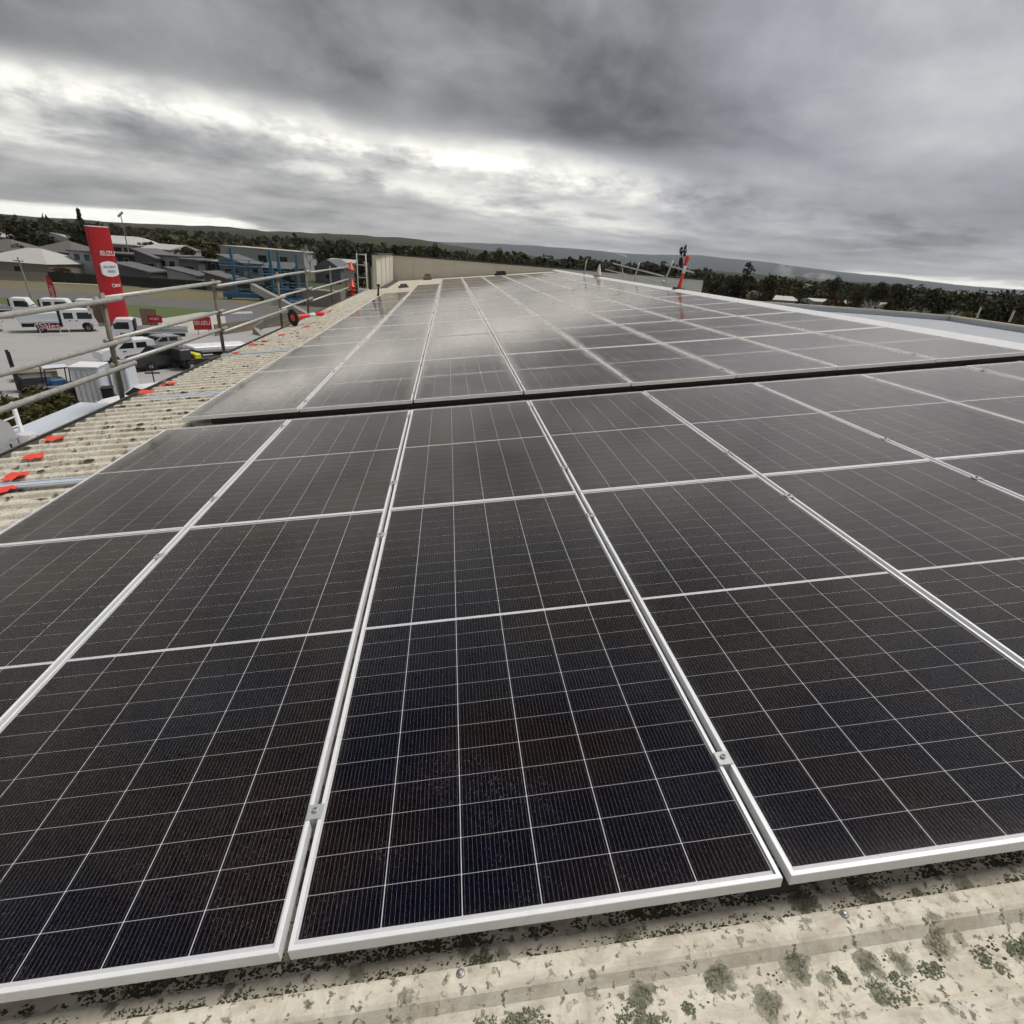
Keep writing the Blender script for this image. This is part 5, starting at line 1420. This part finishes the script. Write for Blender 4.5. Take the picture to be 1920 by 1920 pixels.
mast('grey lift mast near the bare tree', 561, 545, 561, 478, 112)
def beam(name, label, pts, w, h, mat):
    t = thing(name, label, 'boom lift', (pts[0].x, pts[0].y, 0))
    for a_, c_ in zip(pts, pts[1:]):
        d_ = (c_ - a_); M_ = Matrix.Translation(a_ - Vector((pts[0].x, pts[0].y, 0))) @ d_.to_track_quat('X', 'Z').to_matrix().to_4x4()
        b = MB(); b.box(0, d_.length, -w / 2, w / 2, -h / 2, h / 2, 0.03, M=M_); b.build('boom_section', mat, t)
    return t
t = beam('boom_lift', 'long grey boom slanting down behind the middle guardrail posts', [far(474, 538, 92), far(520, 563, 86), far(610, 612, 78)], 0.7, 0.95, M_boom)
pq = gp(600, 618) - Vector((far(474, 538, 92).x, far(474, 538, 92).y, 0))
b = MB(); b.box(pq.x - 1.6, pq.x + 1.2, pq.y - 0.9, pq.y + 0.9, 0.45, 1.5, 0.1); b.build('turntable', M_boom, t)
for x in (-1.1, 0.9):
    for s in (-1, 1): wheel(t, pq.x + x, pq.y + s * 0.95, 0.45, 0.3)
t = beam('boom_lift', 'grey folded boom with a crooked end below the third post', [far(545, 590, 70), far(497, 606, 72), far(478, 618, 72), far(500, 642, 70), far(560, 640, 68)], 0.55, 0.7, M_boom)

# smoke rising beyond the right hand trees
def smoke_mat():
    m = bpy.data.materials.new('pale_smoke'); m.use_nodes = True
    nt = m.node_tree; nt.nodes.clear(); out = nt.nodes.new('ShaderNodeOutputMaterial')
    v = nt.nodes.new('ShaderNodeVolumePrincipled'); v.inputs['Color'].default_value = (0.95, 0.96, 0.97, 1)
    p = world_pos(nt)
    nt.links.new((noise(nt, p, 0.16, 3, 0.6).step(0.44, 0.7) * 0.16).s, v.inputs['Density'])
    nt.links.new(v.outputs[0], out.inputs['Volume'])
    return m
M_smoke = smoke_mat()
def smoke(label, u, v, du, dv, dist, seed):
    rnd = random.Random(seed); c = far(u, v, dist); s = dist / 1016.0
    t = thing('smoke_plume', label, 'smoke', (c.x, c.y, c.z), -math.atan2(view_ray(u, v).x, view_ray(u, v).y), 'smoke plumes')
    b = MB()
    b.lathe([(0.15, -1), (0.6, -0.75), (0.85, -0.2), (1.0, 0.3), (0.75, 0.8), (0.3, 1.05)], 14)
    o = b.build('plume', M_smoke, t, True, scale=(du * s, du * s, dv * s))
smoke('larger white smoke plume above the trees left of the cream house', 1473, 512, 18, 13, 420, 1)
smoke('low white smoke drifting above the trees right of the larger plume', 1535, 520, 26, 6, 430, 2)

# ================================================================ air
M_haze = bpy.data.materials.new('haze'); M_haze.use_nodes = True
hn = M_haze.node_tree; hn.nodes.clear()
ho = hn.nodes.new('ShaderNodeOutputMaterial'); hv = hn.nodes.new('ShaderNodeVolumePrincipled')
hv.inputs['Color'].default_value = (0.90, 0.95, 1.0, 1); hv.inputs['Density'].default_value = 0.00007; hv.inputs['Anisotropy'].default_value = 0.2
hn.links.new(hv.outputs[0], ho.inputs['Volume'])
b = MB(); b.box(-9700, 9700, -9700, 9700, -5.0, 240)
tag(b.build('haze', M_haze), kind='stuff')
